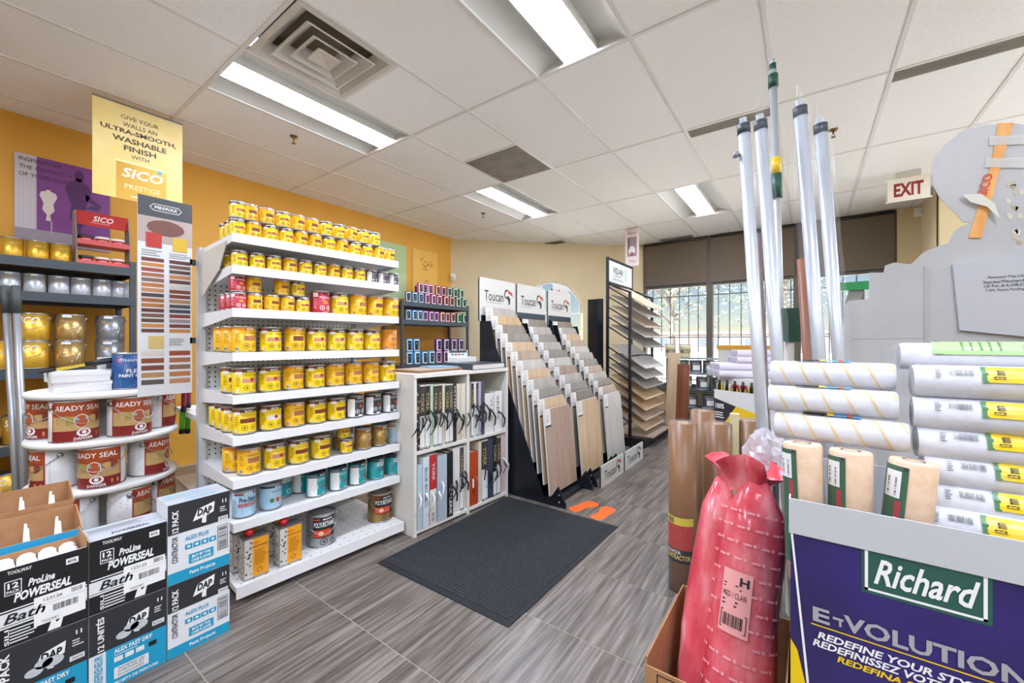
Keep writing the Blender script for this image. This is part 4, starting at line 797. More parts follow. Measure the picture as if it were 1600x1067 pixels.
def opost(b, mp, w, h):
    for i in range(22):
        a = random.uniform(0, 6.28); q = random.uniform(.05, .28); u = .5 * w + math.cos(a) * q * w; v = .72 * h + math.sin(a) * q * .5 * h; b.poly(mp, [(u, v), (u + .05 * w, v + .015 * h), (u + .09 * w, v + .04 * h), (u + .03 * w, v + .03 * h)], mat('#b0602a', .5), 1)
    b.text(mp, 'm', .48 * w, .36 * h, .16 * w, .06 * h, mat('#b0602a', .5)); b.lines(mp, .2 * w, .1 * h, .5 * w, .2 * h, 5, mat('#e8c878', .5))
xposter('wall_poster', 'orange poster with a red twig design beside the room corner', -4.64, 3.93, 4.42, 1.75, 2.5, mat('#dfae4e', .5), opost)
# stain chart mounted on the gondola's rear upright
def chart(b, mp, w, h):
    b.rect(mp, 0, .9 * h, w, h, mat('#4a4e54', .5), 1); b.poly(mp, [(.2 * w, .95 * h), (.27 * w, .932 * h), (.73 * w, .932 * h), (.8 * w, .95 * h), (.73 * w, .968 * h), (.27 * w, .968 * h)], inkw, 2); b.poly(mp, [(.215 * w, .95 * h), (.278 * w, .935 * h), (.722 * w, .935 * h), (.785 * w, .95 * h), (.722 * w, .965 * h), (.278 * w, .965 * h)], mat('#4a4e54', .5), 3); b.text(mp, 'MINWAX', .29 * w, .941 * h, .42 * w, .018 * h, inkw, 4, 0, .02)
    b.rect(mp, 0, .77 * h, w, .9 * h, mat('#b9a8a0', .5), 1); b.disc(mp, .5 * w, .85 * h, .35 * w, .04 * h, mat('#7a5046', .5), 2); b.rect(mp, .14 * w, .745 * h, .42 * w, .82 * h, mat('#c03a34', .5), 3); b.rect(mp, .62 * w, .74 * h, .9 * w, .81 * h, mat('#e0bc3a', .5), 3)
    b.lines(mp, .06 * w, .7 * h, .4 * w, .035 * h, 3, mat('#8a8a8a', .5)); b.lines(mp, .56 * w, .7 * h, .4 * w, .03 * h, 3, mat('#8a8a8a', .5))
    cs = ['#7a3c30', '#a86a3a', '#8a4a2a', '#c98a4a', '#b97a48', '#7c4638', '#a04a34', '#6a3a30', '#b58a60', '#a86e4a', '#7e5a48', '#5a5450', '#8a6a54', '#5a4a48', '#4a4f56', '#c07a3e', '#d08a4e', '#8a4438', '#c68f62', '#6a4440', '#9a9490', '#54463e', '#d9d2c8']
    rows = [.675 - i * .0255 for i in range(15)] + [.2 - i * .036 for i in range(5)]
    for ci, u in enumerate((.06, .56)):
        for i, v in enumerate(rows): b.rect(mp, u * w, v * h, (u + .4) * w, (v + (.018 if i < 15 else .024)) * h, mat(cs[(i * 3 + ci * 7) % len(cs)], .5), 2)
    b.rect(mp, .18 * w, .235 * h, .46 * w, .3 * h, mat('#d9c07a', .5), 2); b.lines(mp, .56 * w, .25 * h, .36 * w, .04 * h, 4, mat('#8a8a8a', .5))
t = xposter('stain_chart', 'tall white wood stain colour chart board fixed to the gondola end', -2.545, .513, .722, .88, 1.835, mat('#e4e6ea', .45), chart, 'chart', .005)
MB().box(-.02, .2, .25, .0, .225, .28, dgrey).build('bracket', t); MB().box(-.02, .2, .65, .0, .225, .68, dgrey).build('bracket', t)
for i, (x, y, z, c) in enumerate(((285, 640, 0, '#5fce2c'), (294, 640, 0, '#5fce2c'), (288, 605, 0, '#8e2236'), (295, 600, 0, '#8e2236'), (292, 575, 0, '#8e2236'))):
    p = atY(x, y, .76 + .03 * (i % 2)); t = thing('hand_tool', ('green' if i < 2 else 'dark red') + ' handled scraper hanging behind the gondola upright, ' + ('left', 'right', 'lowest', 'middle', 'highest')[i], 'tool', p, 0, 'hand tools behind the gondola')
    MB().tube([(0, 0, 0), (-.004, 0, -.05), (-.01, 0, -.11)], [.011, .013, .012], mat(c, .35), 8).build('handle', t); MB().tube([(-.01, 0, -.11), (-.012, 0, -.135)], .014, black, 8).build('grip_end', t); MB().tube([(0, 0, 0), (.0, 0, .02), (-.06, 0, .03)], .002, steel, 5).build('hook', t)

# ------------------------------------------------------------------ round tiered stand of stain pails
RC = Vector((-2.83, .455, 0)); t = thing('tiered_stand', 'white round three-tier stand stacked with orange-brown stain pails', 'display stand', RC)
TZ = [.045, .262, .478, .694, .91]
for z in TZ[1:]: MB().lathe([(0, -.028), (.264, -.028), (.272, -.023), (.274, -.014), (.272, -.004), (.264, 0), (0, 0)], white, 48).build('tier', t, (0, 0, z))
MB().lathe([(0, 0), (.25, 0), (.25, .045), (0, .045)], white, 40).build('base', t); MB().lathe([(.05, .04), (.05, .9)], offw, 20).build('core', t)
m_rs = mat('#b5452a', .4)
def ready(b, mp, r, h):
    b.rect(mp, -1.45 * r, .02 * h, 1.0 * r, .97 * h, mat('#a84a22', .4), 1, 14); b.rect(mp, -1.45 * r, .02 * h, 1.0 * r, .28 * h, mat('#84201f', .4), 2, 14); b.rect(mp, -1.38 * r, .28 * h, .93 * r, .62 * h, mat('#c4a06a', .4), 2, 14)
    b.text(mp, 'READY SEAL', -1.25 * r, .76 * h, 2.05 * r, .12 * h, inkw, 3, 0, .01); b.disc(mp, -.85 * r, .52 * h, .38 * r, .12 * h, mat('#b09a48', .5), 3); b.disc(mp, .45 * r, .57 * h, .38 * r, .12 * h, mat('#8a3a2a', .5), 3); b.disc(mp, -.2 * r, .5 * h, .3 * r, .17 * h, mat('#e8e0d4', .4), 4); b.disc(mp, -.2 * r, .5 * h, .26 * r, .15 * h, mat('#b8562e', .4), 5); b.rect(mp, -.42 * r, .52 * h, .02 * r, .58 * h, mat('#6ab4d0', .4), 6)
    b.disc(mp, -.1 * r, .22 * h, .3 * r, .1 * h, inkw, 4); b.disc(mp, -.1 * r, .23 * h, .2 * r, .06 * h, mat('#9c2226', .4), 5); b.disc(mp, -.1 * r, .23 * h, .1 * r, .045 * h, inkw, 6); b.text(mp, 'DANGER', -.5 * r, .05 * h, .8 * r, .065 * h, inkw, 3, 0, .015); b.rect(mp, .5 * r, .1 * h, .85 * r, .2 * h, mat('#d9904a', .4), 3); b.disc(mp, -1.35 * r, .85 * h, .16 * r, .07 * h, mat('#8a2a24', .4), 4)
    b.lines(mp, 1.15 * r, .15 * h, 1.1 * r, .6 * h, 12, mat('#b9b9bc', .5)); b.lines(mp, -2.6 * r, .15 * h, 1.0 * r, .6 * h, 12, mat('#b9b9bc', .5)); b.barcode(mp, 1.3 * r, .05 * h, .5 * r, .06 * h, inkb, 2, 12)
rs = can('stain_pail', '', .079, .184, mat('#e2e2e2', .35), ready, lidmat=mat('#c9c9cb', .3, .7), handle=True)
TN = ['bottom', 'lower', 'middle', 'upper']
for k in range(4):
    for i in range(6):
        a = R(-14 + 60 * i + (30 if k % 2 else 0)); 
        if math.cos(a + R(9)) < -.2: continue
        p = RC + Vector((math.cos(a) * .183, math.sin(a) * .183, TZ[k] + .0005))
        pos = {(0): 'front', 1: 'right', 5: 'left', 2: 'far right', 4: 'far left'}.get(i, 'rear') if not k % 2 else {0: 'front right', 5: 'front left', 1: 'right side', 4: 'left side'}.get(i, 'rear')
        place(rs, p, a + random.uniform(-.25, .25) + (.9 if (k, i) in ((3, 5), (3, 4), (1, 0)) else 0), 'orange-brown stain pail at the %s of the round stand %s tier' % (pos, TN[k]), 'stain pails on the round stand')
for q, (dx, rz, lb) in enumerate(((0, 0, 'lower flat white carton on top of the round tiered stand'), (.012, .05, 'upper flat white carton under the brush on the round stand'))):
    p = atX(124, 590, -2.72); t = thing('flat_carton', lb, 'carton', (-2.74 + dx, p.y + .01 * (1 - q), TZ[4] + .001 + .0465 * q), rz, 'flat white cartons')
    MB().box(-.09, -.095, 0, .07, .09, .046, mat('#e6e4e6', .5)).build('box', t); MB().box(-.092, -.096, .03, .072, .092, .0462, mat('#efeef0', .5)).build('lid', t)
p = atX(124, 570, -2.72); t = thing('paint_brush', 'black handled yellow ferrule brush lying across the flat cartons', 'brush', (-2.72, p.y - .07, TZ[4] + .104), R(70), None, (R(0), R(-12), R(80)))
MB().tube([(.09, 0, 0), (.15, 0, .0), (.22, 0, 0)], [.011, .014, .012], black, 8).build('handle', t); MB().tube([(.22, 0, 0), (.245, 0, 0)], .0135, mat('#e8bc1c', .4), 8).build('collar', t); MB().box(.0, -.018, -.006, .09, .018, .006, mat('#cdb13a', .4)).build('ferrule', t); MB().box(-.05, -.02, -.005, .0, .02, .005, mat('#2a2620', .8)).build('bristles', t)
def bluetin(b, mp, r, h): b.disc(mp, -.3 * r, .8 * h, .85 * r, .13 * h, mat('#b8425e', .4), 2, 18); b.text(mp, 'DYNAMIC', -.95 * r, .76 * h, 1.3 * r, .075 * h, inkw, 4); b.text(mp, 'FLEX', -.5 * r, .46 * h, .9 * r, .1 * h, inkw, 3, 0, .02); b.text(mp, 'PAINT CAN', -.95 * r, .34 * h, 1.6 * r, .085 * h, inkw, 3, 0, .02); b.lines(mp, -.9 * r, .1 * h, 1.4 * r, .18 * h, 4, mat('#7fb0d8', .5))
bt = can('primer_tin', 'tall blue paint tin standing on the round tiered stand', .062, .175, mat('#1f4f86', .35), bluetin); p = atX(204, 590, -2.66); bt.location = (-2.68, p.y, TZ[4] + .0005); bt.rotation_euler.z = .15
for q in (0, 1): tag(MB().box(-.04, -.05, 0, .04, .05, .075, mat('#c9c9cb', .5)).box(.04, -.03, .02, .041, .03, .055, mat('#4a4a50', .5)).build('small_carton', None, (-2.83, lx(176, -2.83), TZ[4] + .001 + .0755 * q)), '%s small grey carton behind the blue tin on the stand' % ('lower', 'upper')[q], 'carton', 'small grey cartons')
# two grey extension poles leaning at the left edge
for i, (xa, xb) in enumerate(((8, 27), (25, 39))):
    a = atD(xa, 447, 2.12); c = atD(xb, 780, 1.98); dirv = (c - a); base = a + dirv * ((.0 - a.z) / dirv.z)
    t = thing('extension_pole', ('outer' if i == 0 else 'inner') + ' grey extension pole leaning at the far left with dark grip', 'pole', base, 0, 'leaning grey poles'); L = a - base
    MB().tube([Vector((0, 0, 0)), L * .94], .0145, mat('#a9abae', .35, .6), 12).build('tube', t); MB().tube([L * .9, L], .018, mat('#3c423f', .6), 12).build('grip', t)

# ------------------------------------------------------------------ caulk cartons at the lower left
FX = -1.85; kd = mat('#2e3034', .5); kw = mat('#e4e6e8', .5); kc = mat('#1b9cc4', .45); kblk = mat('#16171a', .5)
def carton(label, y0, y1, z0, z1, prints, side, dep=.133, topm=None, open_top=False):
    t = thing('caulk_carton', label, 'carton', (FX, (y0 + y1) / 2, z0), 0, 'caulk cartons'); w = y1 - y0 - .002; h = z1 - z0 - .001
    if open_top:
        b = MB(); b.box(-.003, -w / 2, 0, 0, w / 2, h, side); b.box(-dep, -w / 2, 0, -dep + .003, w / 2, h, cardm); b.box(-dep, -w / 2, 0, 0, -w / 2 + .003, h, cardm); b.box(-dep, w / 2 - .003, 0, 0, w / 2, h + .03, cardm); b.box(-dep, -w / 2, 0, 0, w / 2, .003, cardm)
        b.build('box', t)
    else: MB().box(-dep, -w / 2, 0, 0, w / 2, h, side).build('box', t); MB().box(-dep, -w / 2, h, 0, w / 2, h + .0008, topm or mat('#b9bdc1', .55)).build('lid', t); b = MB(); mp = planar((0, -w / 2, h + .0008), (0, 1, 0), (-1, 0, 0), .0005); b.rect(mp, .0, .062, w, .066, mat('#8d9296', .5), 1); b.lines(mp, .05 * w, .075, .8 * w, .04, 3, mat('#7fb8cc', .5) if prints is alexplus else mat('#5a5d62', .5), 1); b.text(mp, 'CAULKING' if prints is alexplus else 'POWERSEAL', .3 * w, .02, .5 * w, .022, mat('#5fa9c4', .5) if prints is alexplus else kblk, 1, 0, .02); b.build('lid_print', t)
    b = MB(); prints(b, planar((0, -w / 2, 0), (0, 1, 0), (0, 0, 1), .0005), w, h); b.build('print', t); return t
def dap_logo(b, mp, u, v, s):
    b.poly(mp, [(u, v + .25 * s), (u + .22 * s, v + .85 * s), (u + s, v + 1.05 * s), (u + .95 * s, v + .5 * s), (u + .62 * s, v + .38 * s), (u + .6 * s, v), (u + .4 * s, v + .05 * s), (u + .42 * s, v + .33 * s)], inkw, 3); b.text(mp, 'DAP', u + .2 * s, v + .46 * s, .68 * s, .4 * s, inkb, 4, .1, .04)
def alexplus(b, mp, w, h):
    b.rect(mp, 0, .62 * h, w, h, kd, 1); b.rect(mp, 0, 0, w, .14 * h, kc, 1); dap_logo(b, mp, .38 * w, .66 * h, .36 * w); b.text(mp, '12 PACK', .06 * w, .64 * h, .1 * w, .28 * h, inkw, 3, 0, .03, 1); b.text(mp, 'CONTRACTOR', .06 * w, .26 * h, .09 * w, .33 * h, inkb, 3, 0, .02, 1)
    b.text(mp, 'ALEX PLUS', .26 * w, .5 * h, .38 * w, .055 * h, kc, 3, 0, .025)
    for i in range(4): b.rect(mp, (.26 + .13 * i) * w, .385 * h, (.375 + .13 * i) * w, .45 * h, kc, 2); b.disc(mp, (.317 + .13 * i) * w, .418 * h, .03 * w, .016 * h, inkw, 3, 8)
    b.rect(mp, .32 * w, .19 * h, .72 * w, .31 * h, kc, 2); b.text(mp, 'BUY BY THE', .37 * w, .255 * h, .3 * w, .035 * h, inkw, 3, 0, .03); b.text(mp, 'CASE & SAVE!', .36 * w, .205 * h, .32 * w, .035 * h, inkw, 3, 0, .03); b.text(mp, 'Paint Projects', .33 * w, .04 * h, .42 * w, .06 * h, inkw, 3, 0, .02)
    b.rect(mp, .8 * w, .62 * h, .97 * w, .68 * h, kw, 2); b.text(mp, 'WHITE', .82 * w, .634 * h, .13 * w, .03 * h, inkb, 3); b.text(mp, '11', .87 * w, .86 * h, .07 * w, .05 * h, inkw, 3, 0, .03); b.lines(mp, .83 * w, .74 * h, .13 * w, .08 * h, 3, inkw, 2)
    b.rect(mp, .79 * w, .23 * h, .97 * w, .56 * h, inkb, 2); b.rect(mp, .8 * w, .237 * h, .96 * w, .553 * h, kw, 3)
    for i in range(13): b.rect(mp, .81 * w, (.245 + i * .023) * h, .95 * w, (.245 + i * .023 + random.uniform(.006, .016)) * h, inkb, 4)
def fastdry(fr):
    def f(b, mp, w, h):
        b.rect(mp, 0, .5 * h, w, h, kd, 1); b.rect(mp, .2 * w, 0, w, .5 * h, kc, 1); dap_logo(b, mp, .42 * w, .58 * h, .34 * w)
        for u, v, ru, rv in ((.42, .62, .1, .05), (.52, .68, .1, .055), (.62, .66, .12, .06)): b.disc(mp, u * w, v * h, ru * w, rv * h, mat('#c4c8cc', .5), 5)
        b.text(mp, '12 UNITÉS' if fr else '12 PACK', .08 * w, .52 * h, .1 * w, .42 * h, inkw, 3, 0, .03, 1); b.text(mp, 'ENTREPRENEUR' if fr else 'CONTRACTOR', .06 * w, .02 * h, .1 * w, .46 * h, kc, 3, 0, .02, 1)
        b.text(mp, 'ALEX FAST DRY', .3 * w, .42 * h, .5 * w, .055 * h, inkw, 3, 0, .03); b.lines(mp, .3 * w, .385 * h, .4 * w, .02 * h, 1, inkw, 2)
        for i in range(3): b.rect(mp, (.3 + .14 * i) * w, .31 * h, (.41 + .14 * i) * w, .37 * h, kw, 2)
        b.rect(mp, .75 * w, .31 * h, .86 * w, .37 * h, kblk, 2); b.rect(mp, .3 * w, .1 * h, .75 * w, .24 * h, kw, 2)
        for i, s in enumerate(('ACHETEZ UN', 'CARTON ET', 'ÉCONOMISEZ') if fr else ('BUY BY THE', 'CASE AND', 'SAVE')): b.text(mp, s, .35 * w, (.2 - .04 * i) * h, .34 * w, .028 * h, kblk, 3)
        b.text(mp, 'PROJETS DE PEINTURE' if fr else 'PAINT PROJECTS', .3 * w, .02 * h, .58 * w, .045 * h, inkw, 3, 0, .025); b.rect(mp, .8 * w, .56 * h, .97 * w, .62 * h, kw, 2); b.text(mp, 'BLANC' if fr else 'WHITE', .82 * w, .575 * h, .13 * w, .03 * h, inkb, 3); b.text(mp, '11', .87 * w, .86 * h, .07 * w, .05 * h, inkw, 3, 0, .03); b.lines(mp, .83 * w, .72 * h, .13 * w, .09 * h, 3, inkw, 2)
    return f
def powerseal(num, hole):
    def f(b, mp, w, h):
        b.rect(mp, 0, 0, w, h, kblk, 1); b.rect(mp, 0, .28 * h, w, .44 * h, kw, 2); b.rect(mp, .02 * w, .46 * h, w, .475 * h, inkw, 2); b.poly(mp, [(0, .27 * h), (w, .27 * h), (w, .255 * h), (0, .25 * h)], inkw, 2)
        b.text(mp, 'Bath', .12 * w, .3 * h, .42 * w, .12 * h, inkb, 3, .3, .02); b.text(mp, 'ProLine', .36 * w, .7 * h, .28 * w, .1 * h, inkw, 3, .3, .035); b.text(mp, 'POWERSEAL', .22 * w, .55 * h, .6 * w, .12 * h, inkw, 3, .25, .04); b.text(mp, 'TOOLWAY', .16 * w, .92 * h, .24 * w, .045 * h, inkw, 3, 0, .02)
        b.rect(mp, .13 * w, .66 * h, .3 * w, .84 * h, inkw, 2); b.rect(mp, .14 * w, .67 * h, .29 * w, .83 * h, kblk, 3); b.text(mp, '12', .16 * w, .74 * h, .11 * w, .075 * h, inkw, 4, 0, .03); b.text(mp, 'PACK', .15 * w, .685 * h, .13 * w, .035 * h, inkw, 4, 0, .03); b.rect(mp, .76 * w, .83 * h, .9 * w, .91 * h, inkw, 2); b.text(mp, '40YR.', .775 * w, .85 * h, .11 * w, .04 * h, inkb, 3, 0, .02)
        b.rect(mp, .42 * w, .14 * h, .98 * w, .52 * h, inkw, 3); b.text(mp, num, .52 * w, .44 * h, .2 * w, .04 * h, inkb, 4); b.barcode(mp, .62 * w, .27 * h, .28 * w, .085 * h, inkb, 4, 20); b.rect(mp, .42 * w, .4 * h, .98 * w, .403 * h, mat('#9a9a9a', .5), 4); b.text(mp, 'TOOLWAY', .5 * w, .16 * h, .18 * w, .035 * h, inkb, 4); b.barcode(mp, .82 * w, .44 * h, .13 * w, .06 * h, mat('#7a7a7a', .5), 4, 9)
        b.lines(mp, .18 * w, .03 * h, .3 * w, .2 * h, 5, inkw); b.text(mp, 'SILI', .13 * w, .03 * h, .045 * w, .2 * h, inkw, 3, 0, .02, 1); b.poly(mp, [(.56 * w, .02 * h), (.62 * w, .2 * h), (.66 * w, .1 * h), (.74 * w, .18 * h), (.7 * w, .02 * h)], inkw, 2)
    return f
def rowx(b): pass
Ys = (.062, .2535, .2555, .4505, .4525, .6465)
carton('lower cardboard caulk carton with blue foot, beside the gondola', Ys[4], Ys[5], 0, .2635, alexplus, kw); carton('upper white caulk carton with blue foot, topmost by the gondola', Ys[4], Ys[5], .264, .552, alexplus, kw)
carton('blue and dark caulk carton with French print, bottom of middle stack', Ys[2], Ys[3], 0, .2635, fastdry(1), kw); carton('closed black and white sealant carton on the middle stack', Ys[2], Ys[3], .264, .5, powerseal('123125', 0), kw)
carton('blue and dark caulk carton at the lower left frame corner', Ys[0], Ys[1], 0, .2635, fastdry(0), kw); carton('open black and white sealant carton showing white tube ends', Ys[0], Ys[1], .264, .49, powerseal('123126', 1), kw, open_top=True)
tubem = mat('#eef0f2', .4); k = 0
for i in range(4):
    for j in range(3):
        k += 1; tag(MB().lathe([(.0, 0), (.02, 0), (.0205, .19), (.019, .205), (.012, .212), (0, .214)], tubem, 14).build('sealant_tube', None, (FX - .024 - j * .0425, Ys[0] + .03 + i * .0435, .2685)), 'white sealant tube in the open black carton, row %s from front, %s from left' % (('one', 'two', 'three')[j], ORD[i]), 'tube', 'white tubes in the open carton')
for q, (x0, z1, lb) in enumerate(((-2.02, .53, 'open brown caulk tray with blue front band behind the cartons'), (-2.17, .585, 'open brown caulk tray at the rear with white nozzles'))):
    t = thing('caulk_tray', lb, 'carton', (x0, .15, 0), 0, 'open caulk trays'); w = .115
    b = MB(); b.box(-.003, -w, 0, 0, w, z1 - .03 + .01 * q, cardm); b.box(-.135, -w, 0, -.132, w, z1 + .02, cardm); b.prism([(-.135, 0), (0, 0), (0, z1 - .03), (-.1, z1 + .02), (-.135, z1 + .02)], lambda u, v, ww: Vector((u, w - ww, v)), .003, cardm); b.prism([(-.135, 0), (0, 0), (0, z1 - .03), (-.1, z1 + .02), (-.135, z1 + .02)], lambda u, v, ww: Vector((u, -w + ww, v)), .003, cardm); b.box(-.13, -w + .004, 0, -.005, w - .004, z1 - .16, cardm); b.build('box', t)
    if q == 0: MB().box(0, -w, z1 - .085, .001, w, z1 - .03, mat('#35a6d6', .45)).build('band', t)
    for i in range(3):
        for j in range(2): tag(MB().lathe([(0, 0), (.021, 0), (.021, .06), (.009, .075), (.008, .08), (.003, .16), (0, .16)], tubem, 12).build('caulk_tube', None, (x0 - .035 - .06 * j, .15 - .075 + i * .07, z1 - .1595)), 'white nozzled caulk tube in the %s brown tray, %s row, %s' % (('front', 'rear')[q], ('front', 'back')[j], ('left', 'middle', 'right')[i]), 'tube', 'nozzled caulk tubes')

# ------------------------------------------------------------------ dark shelving with tester cans in the far left corner
BZ = [1.662, 1.425, .838]; BX1 = -4.2
rackunit('dark grey steel shelving of colourful spray cans in the far corner', -4.62, BX1, 3.38, 4.66, 1.68, BZ + [.4, .08], .06)
def testp(c):
    def f(b, mp, r, h): b.rect(mp, -.85 * r, .04 * h, .55 * r, .92 * h, inkw, 1, 6); b.rect(mp, -.6 * r, .1 * h, .45 * r, .84 * h, inkb, 2, 4); b.disc(mp, -.1 * r, .62 * h, .25 * r, .07 * h, mat(c, .4), 3, 8); b.lines(mp, -.5 * r, .15 * h, .8 * r, .35 * h, 4, inkw, 3)
    return f
TC = {'#2f87b8': 'blue', '#b03c92': 'magenta', '#d24a8c': 'pink', '#c4262e': 'red', '#1c8a44': 'green', '#6c2a78': 'purple', '#5fb3d6': 'sky blue', '#d0642e': 'orange', '#2b6a70': 'teal'}
tpro = {}
def tcan(c, big):
    if (c, big) not in tpro: tpro[(c, big)] = can('tester_can', '', .043 if not big else .05, .135 if not big else .17, mat(c, .35), testp(c), n=14, lidmat=mat(c, .3), rimm=mat(c, .3))
    return tpro[(c, big)]
def trow(z, xs, cols, where, big=False, X=-4.27):
    for i, (x, c) in enumerate(zip(xs, cols)):
        place(tcan(c, big), (X, lx(x, X), z + .0008), R(-20) + random.uniform(-.2, .2), '%s can, %s from left in the %s of the corner shelving' % (TC[c], ORD[i], where), 'cans on the corner shelving')
import itertools
def span(a, c, n): return [a + (c - a) * i / (n - 1) for i in range(n)]
b_, m_, p_, r_, g_, u_, s_, o_, e_ = '#2f87b8', '#b03c92', '#d24a8c', '#c4262e', '#1c8a44', '#6c2a78', '#5fb3d6', '#d0642e', '#2b6a70'
trow(BZ[0], span(638, 725, 10), [e_, b_, b_, p_, p_, p_, r_, r_, g_, g_], 'top shelf lower layer')
trow(BZ[0] + .136, [656, 664, 672, 684, 693, 702, 711, 720], [p_, p_, p_, r_, r_, g_, g_, g_], 'top shelf stacked layer')
trow(BZ[1], span(638, 725, 11), [b_, b_, s_, m_, m_, m_, o_, o_, r_, g_, g_], 'second shelf row')
trow(BZ[2], span(639, 720, 8), [b_, s_, b_, s_, m_, u_, m_, u_], 'third shelf lower layer', True)
trow(BZ[2] + .171, [639, 650, 684, 696, 709, 720], [b_, b_, u_, u_, u_, u_], 'third shelf stacked layer', True)
trow(.4, span(640, 722, 8), [r_, o_, b_, g_, e_, b_, m_, u_], 'fourth shelf row', True)
tag(MB().box(-.03, -.045, 0, .03, .045, .26, mat('#3a4650', .4)).box(.03, -.04, .17, .031, .04, .22, inkw).build('brochure_box', None, (-4.45, lx(654, -4.45), BZ[0] + .0008)), 'dark slate box with white band standing on the corner shelving top', 'box')

# ------------------------------------------------------------------ by the window
bp = thing('hanging_banner', 'narrow pink and white paper banner hanging near the window corner', 'banner', (-2.07, 5.82, 2.24), R(0)); MB().box(-.1, 0, 0, .1, .003, .555, mat('#e2d2cf', .6)).build('sheet', bp)
b = MB(); mp = planar((-.1, 0, 0), (1, 0, 0), (0, 0, 1)); b.rect(mp, .03, .14, .17, .42, mat('#9a7f80', .5), 1); b.disc(mp, .1, .22, .05, .07, mat('#e9dedb', .5), 2); b.disc(mp, .1, .17, .03, .03, mat('#8a5a58', .5), 3); b.rect(mp, .045, .25, .065, .4, mat('#6a5052', .5), 2); b.text(mp, 'Beauti', .04, .46, .12, .04, mat('#5a4648', .5), 2, .2); b.text(mp, 'Tone', .06, .05, .09, .04, mat('#5a4648', .5), 2, .2); b.build('print', bp)
for x in (-.09, .09): MB().tube([(x, .0015, .55), (x, .0015, HC - 2.24)], .001, steel, 4).build('hanger', bp)
t = thing('window_shelf', 'low grey open shelf of paint pails in front of the window', 'shelving unit', (0, 0, 0)); WX0, WX1, WY0, WY1 = -1.72, -.78, 6.3, 6.62
for x in (WX0, WX1 - .025):
    for y in (WY0, WY1 - .025): MB().box(x, y, 0, x + .025, y + .025, .9, sg).build('post', t)
for z in (.17, .435, .675, .9): MB().box(WX0, WY0, z - .02, WX1, WY1, z, sg if z < .6 else mat('#8f979c', .3)).build('shelf', t)
def pailp(b, mp, r, h):
    b.rect(mp, -1.5 * r, .1 * h, 1.5 * r, .8 * h, mat('#c9b98c', .5), 1, 12); b.rect(mp, -1.2 * r, .35 * h, 1.2 * r, .6 * h, mat('#6a5430', .5), 2, 10); b.text(mp, 'DECK', -.6 * r, .4 * h, 1.2 * r, .14 * h, inkw, 3)
wpl = can('paint_pail', '', .075, .2, mat('#d5cfb9', .4), pailp, lidmat=mat('#8a8a70', .4), handle=True)
def wx(x, y=6.45): return atY(x, 533.5, y).x
for i, x in enumerate((1047.5, 1070.5)): place(wpl, (wx(x), 6.45, .9008), R(-60), 'striped pail on top of the window shelf, ' + ('left', 'right')[i] + ' one', 'pails on the window shelf top')
def greyp(b, mp, r, h): b.rect(mp, -1.4 * r, .15 * h, 1.4 * r, .9 * h, mat('#4a5058', .4), 1, 12); b.rect(mp, -.6 * r, .25 * h, .6 * r, .65 * h, inkw, 2, 5); b.text(mp, 'TREMCO', -.9 * r, .7 * h, 1.8 * r, .13 * h, inkw, 3)
wg = can('paint_pail', '', .085, .19, mat('#9aa4ac', .35), greyp); wgr = can('paint_pail', '', .085, .19, mat('#4f7a5a', .35), greyp)
for i, x in enumerate((1066, 1087, 1108, 1130)): place(wg if i < 2 else wgr, (wx(x), 6.45, .6758), R(-70), '%s pail, %s from left on the second window shelf' % ('grey' if i < 2 else 'green', ORD[i]), 'pails on the second window shelf')
for i, x in enumerate((1072, 1097, 1122)): place(wg, (wx(x), 6.45, .4358), R(-60), 'grey pail, %s from left on the third window shelf' % ORD[i], 'pails on the third window shelf')
for i, x in enumerate((1080, 1107)): place(wg, (wx(x), 6.45, .1708), R(-60), 'grey pail, %s from left on the lowest window shelf' % ORD[i], 'pails on the lowest window shelf')
# cardboard bin with wrapped roller rolls
b0 = Vector((-.54, 3.2, 0)); bd = Vector((.866, -.5, 0)); bn = Vector((-.5, -.866, 0))
t = thing('brush_bin', 'cardboard floor bin with black, yellow and white front holding wrapped rolls', 'display bin', b0, R(-30)); bw_ = .46
MB().box(0, 0, 0, bw_, .006, .8, mat('#d9d8d4', .6)).build('front_panel', t); MB().box(0, .35, 0, bw_, .356, .8, mat('#d9d8d4', .6)).build('back_panel', t); MB().box(0, .006, 0, .006, .35, .8, mat('#d9d8d4', .6)).build('side_panel', t); MB().box(bw_ - .006, .006, 0, bw_, .35, .8, mat('#d9d8d4', .6)).build('side_panel', t); MB().box(.006, .006, .7, bw_ - .006, .35, .71, mat('#d9d8d4', .6)).build('inner_shelf', t); MB().box(.006, .05, .71, bw_ - .006, .34, .885, mat('#d9d8d4', .6)).build('riser', t)
b = MB(); mp = planar((0, 0, 0), (1, 0, 0), (0, 0, 1)); b.poly(mp, [(0, .3), (.0, .74), (.17, .7), (.0, .45)], mat('#2e2630', .5), 1); b.poly(mp, [(0, .46), (.17, .7), (.34, .67), (.0, .42)], mat('#e8c012', .5), 1); b.text(mp, '100%', .01, .67, .07, .035, inkw, 2, 0, .02); b.lines(mp, .01, .6, .07, .05, 3, inkw); b.text(mp, 'natural fibre', .2, .54, .12, .012, inkb, 2); b.rect(mp, 0, .1, bw_, .3, mat('#2e2630', .5), 1); b.build('front_print', t)
m_nap = noise_mat('white_nap', ['#d3d3d8', '#e0e0e4'], 60, rough=.9, bump=.4); film = mat('#dfe4ea', .08, 0, .06, 0, 0, .9)
lil = mat('#d8d0de', .4); k = 0
ea = R(24); P0 = atD(1106, 533.5, 3.12); ev = Vector((math.cos(ea), math.sin(ea), 0)); fv = Vector((math.sin(ea), -math.cos(ea), 0))
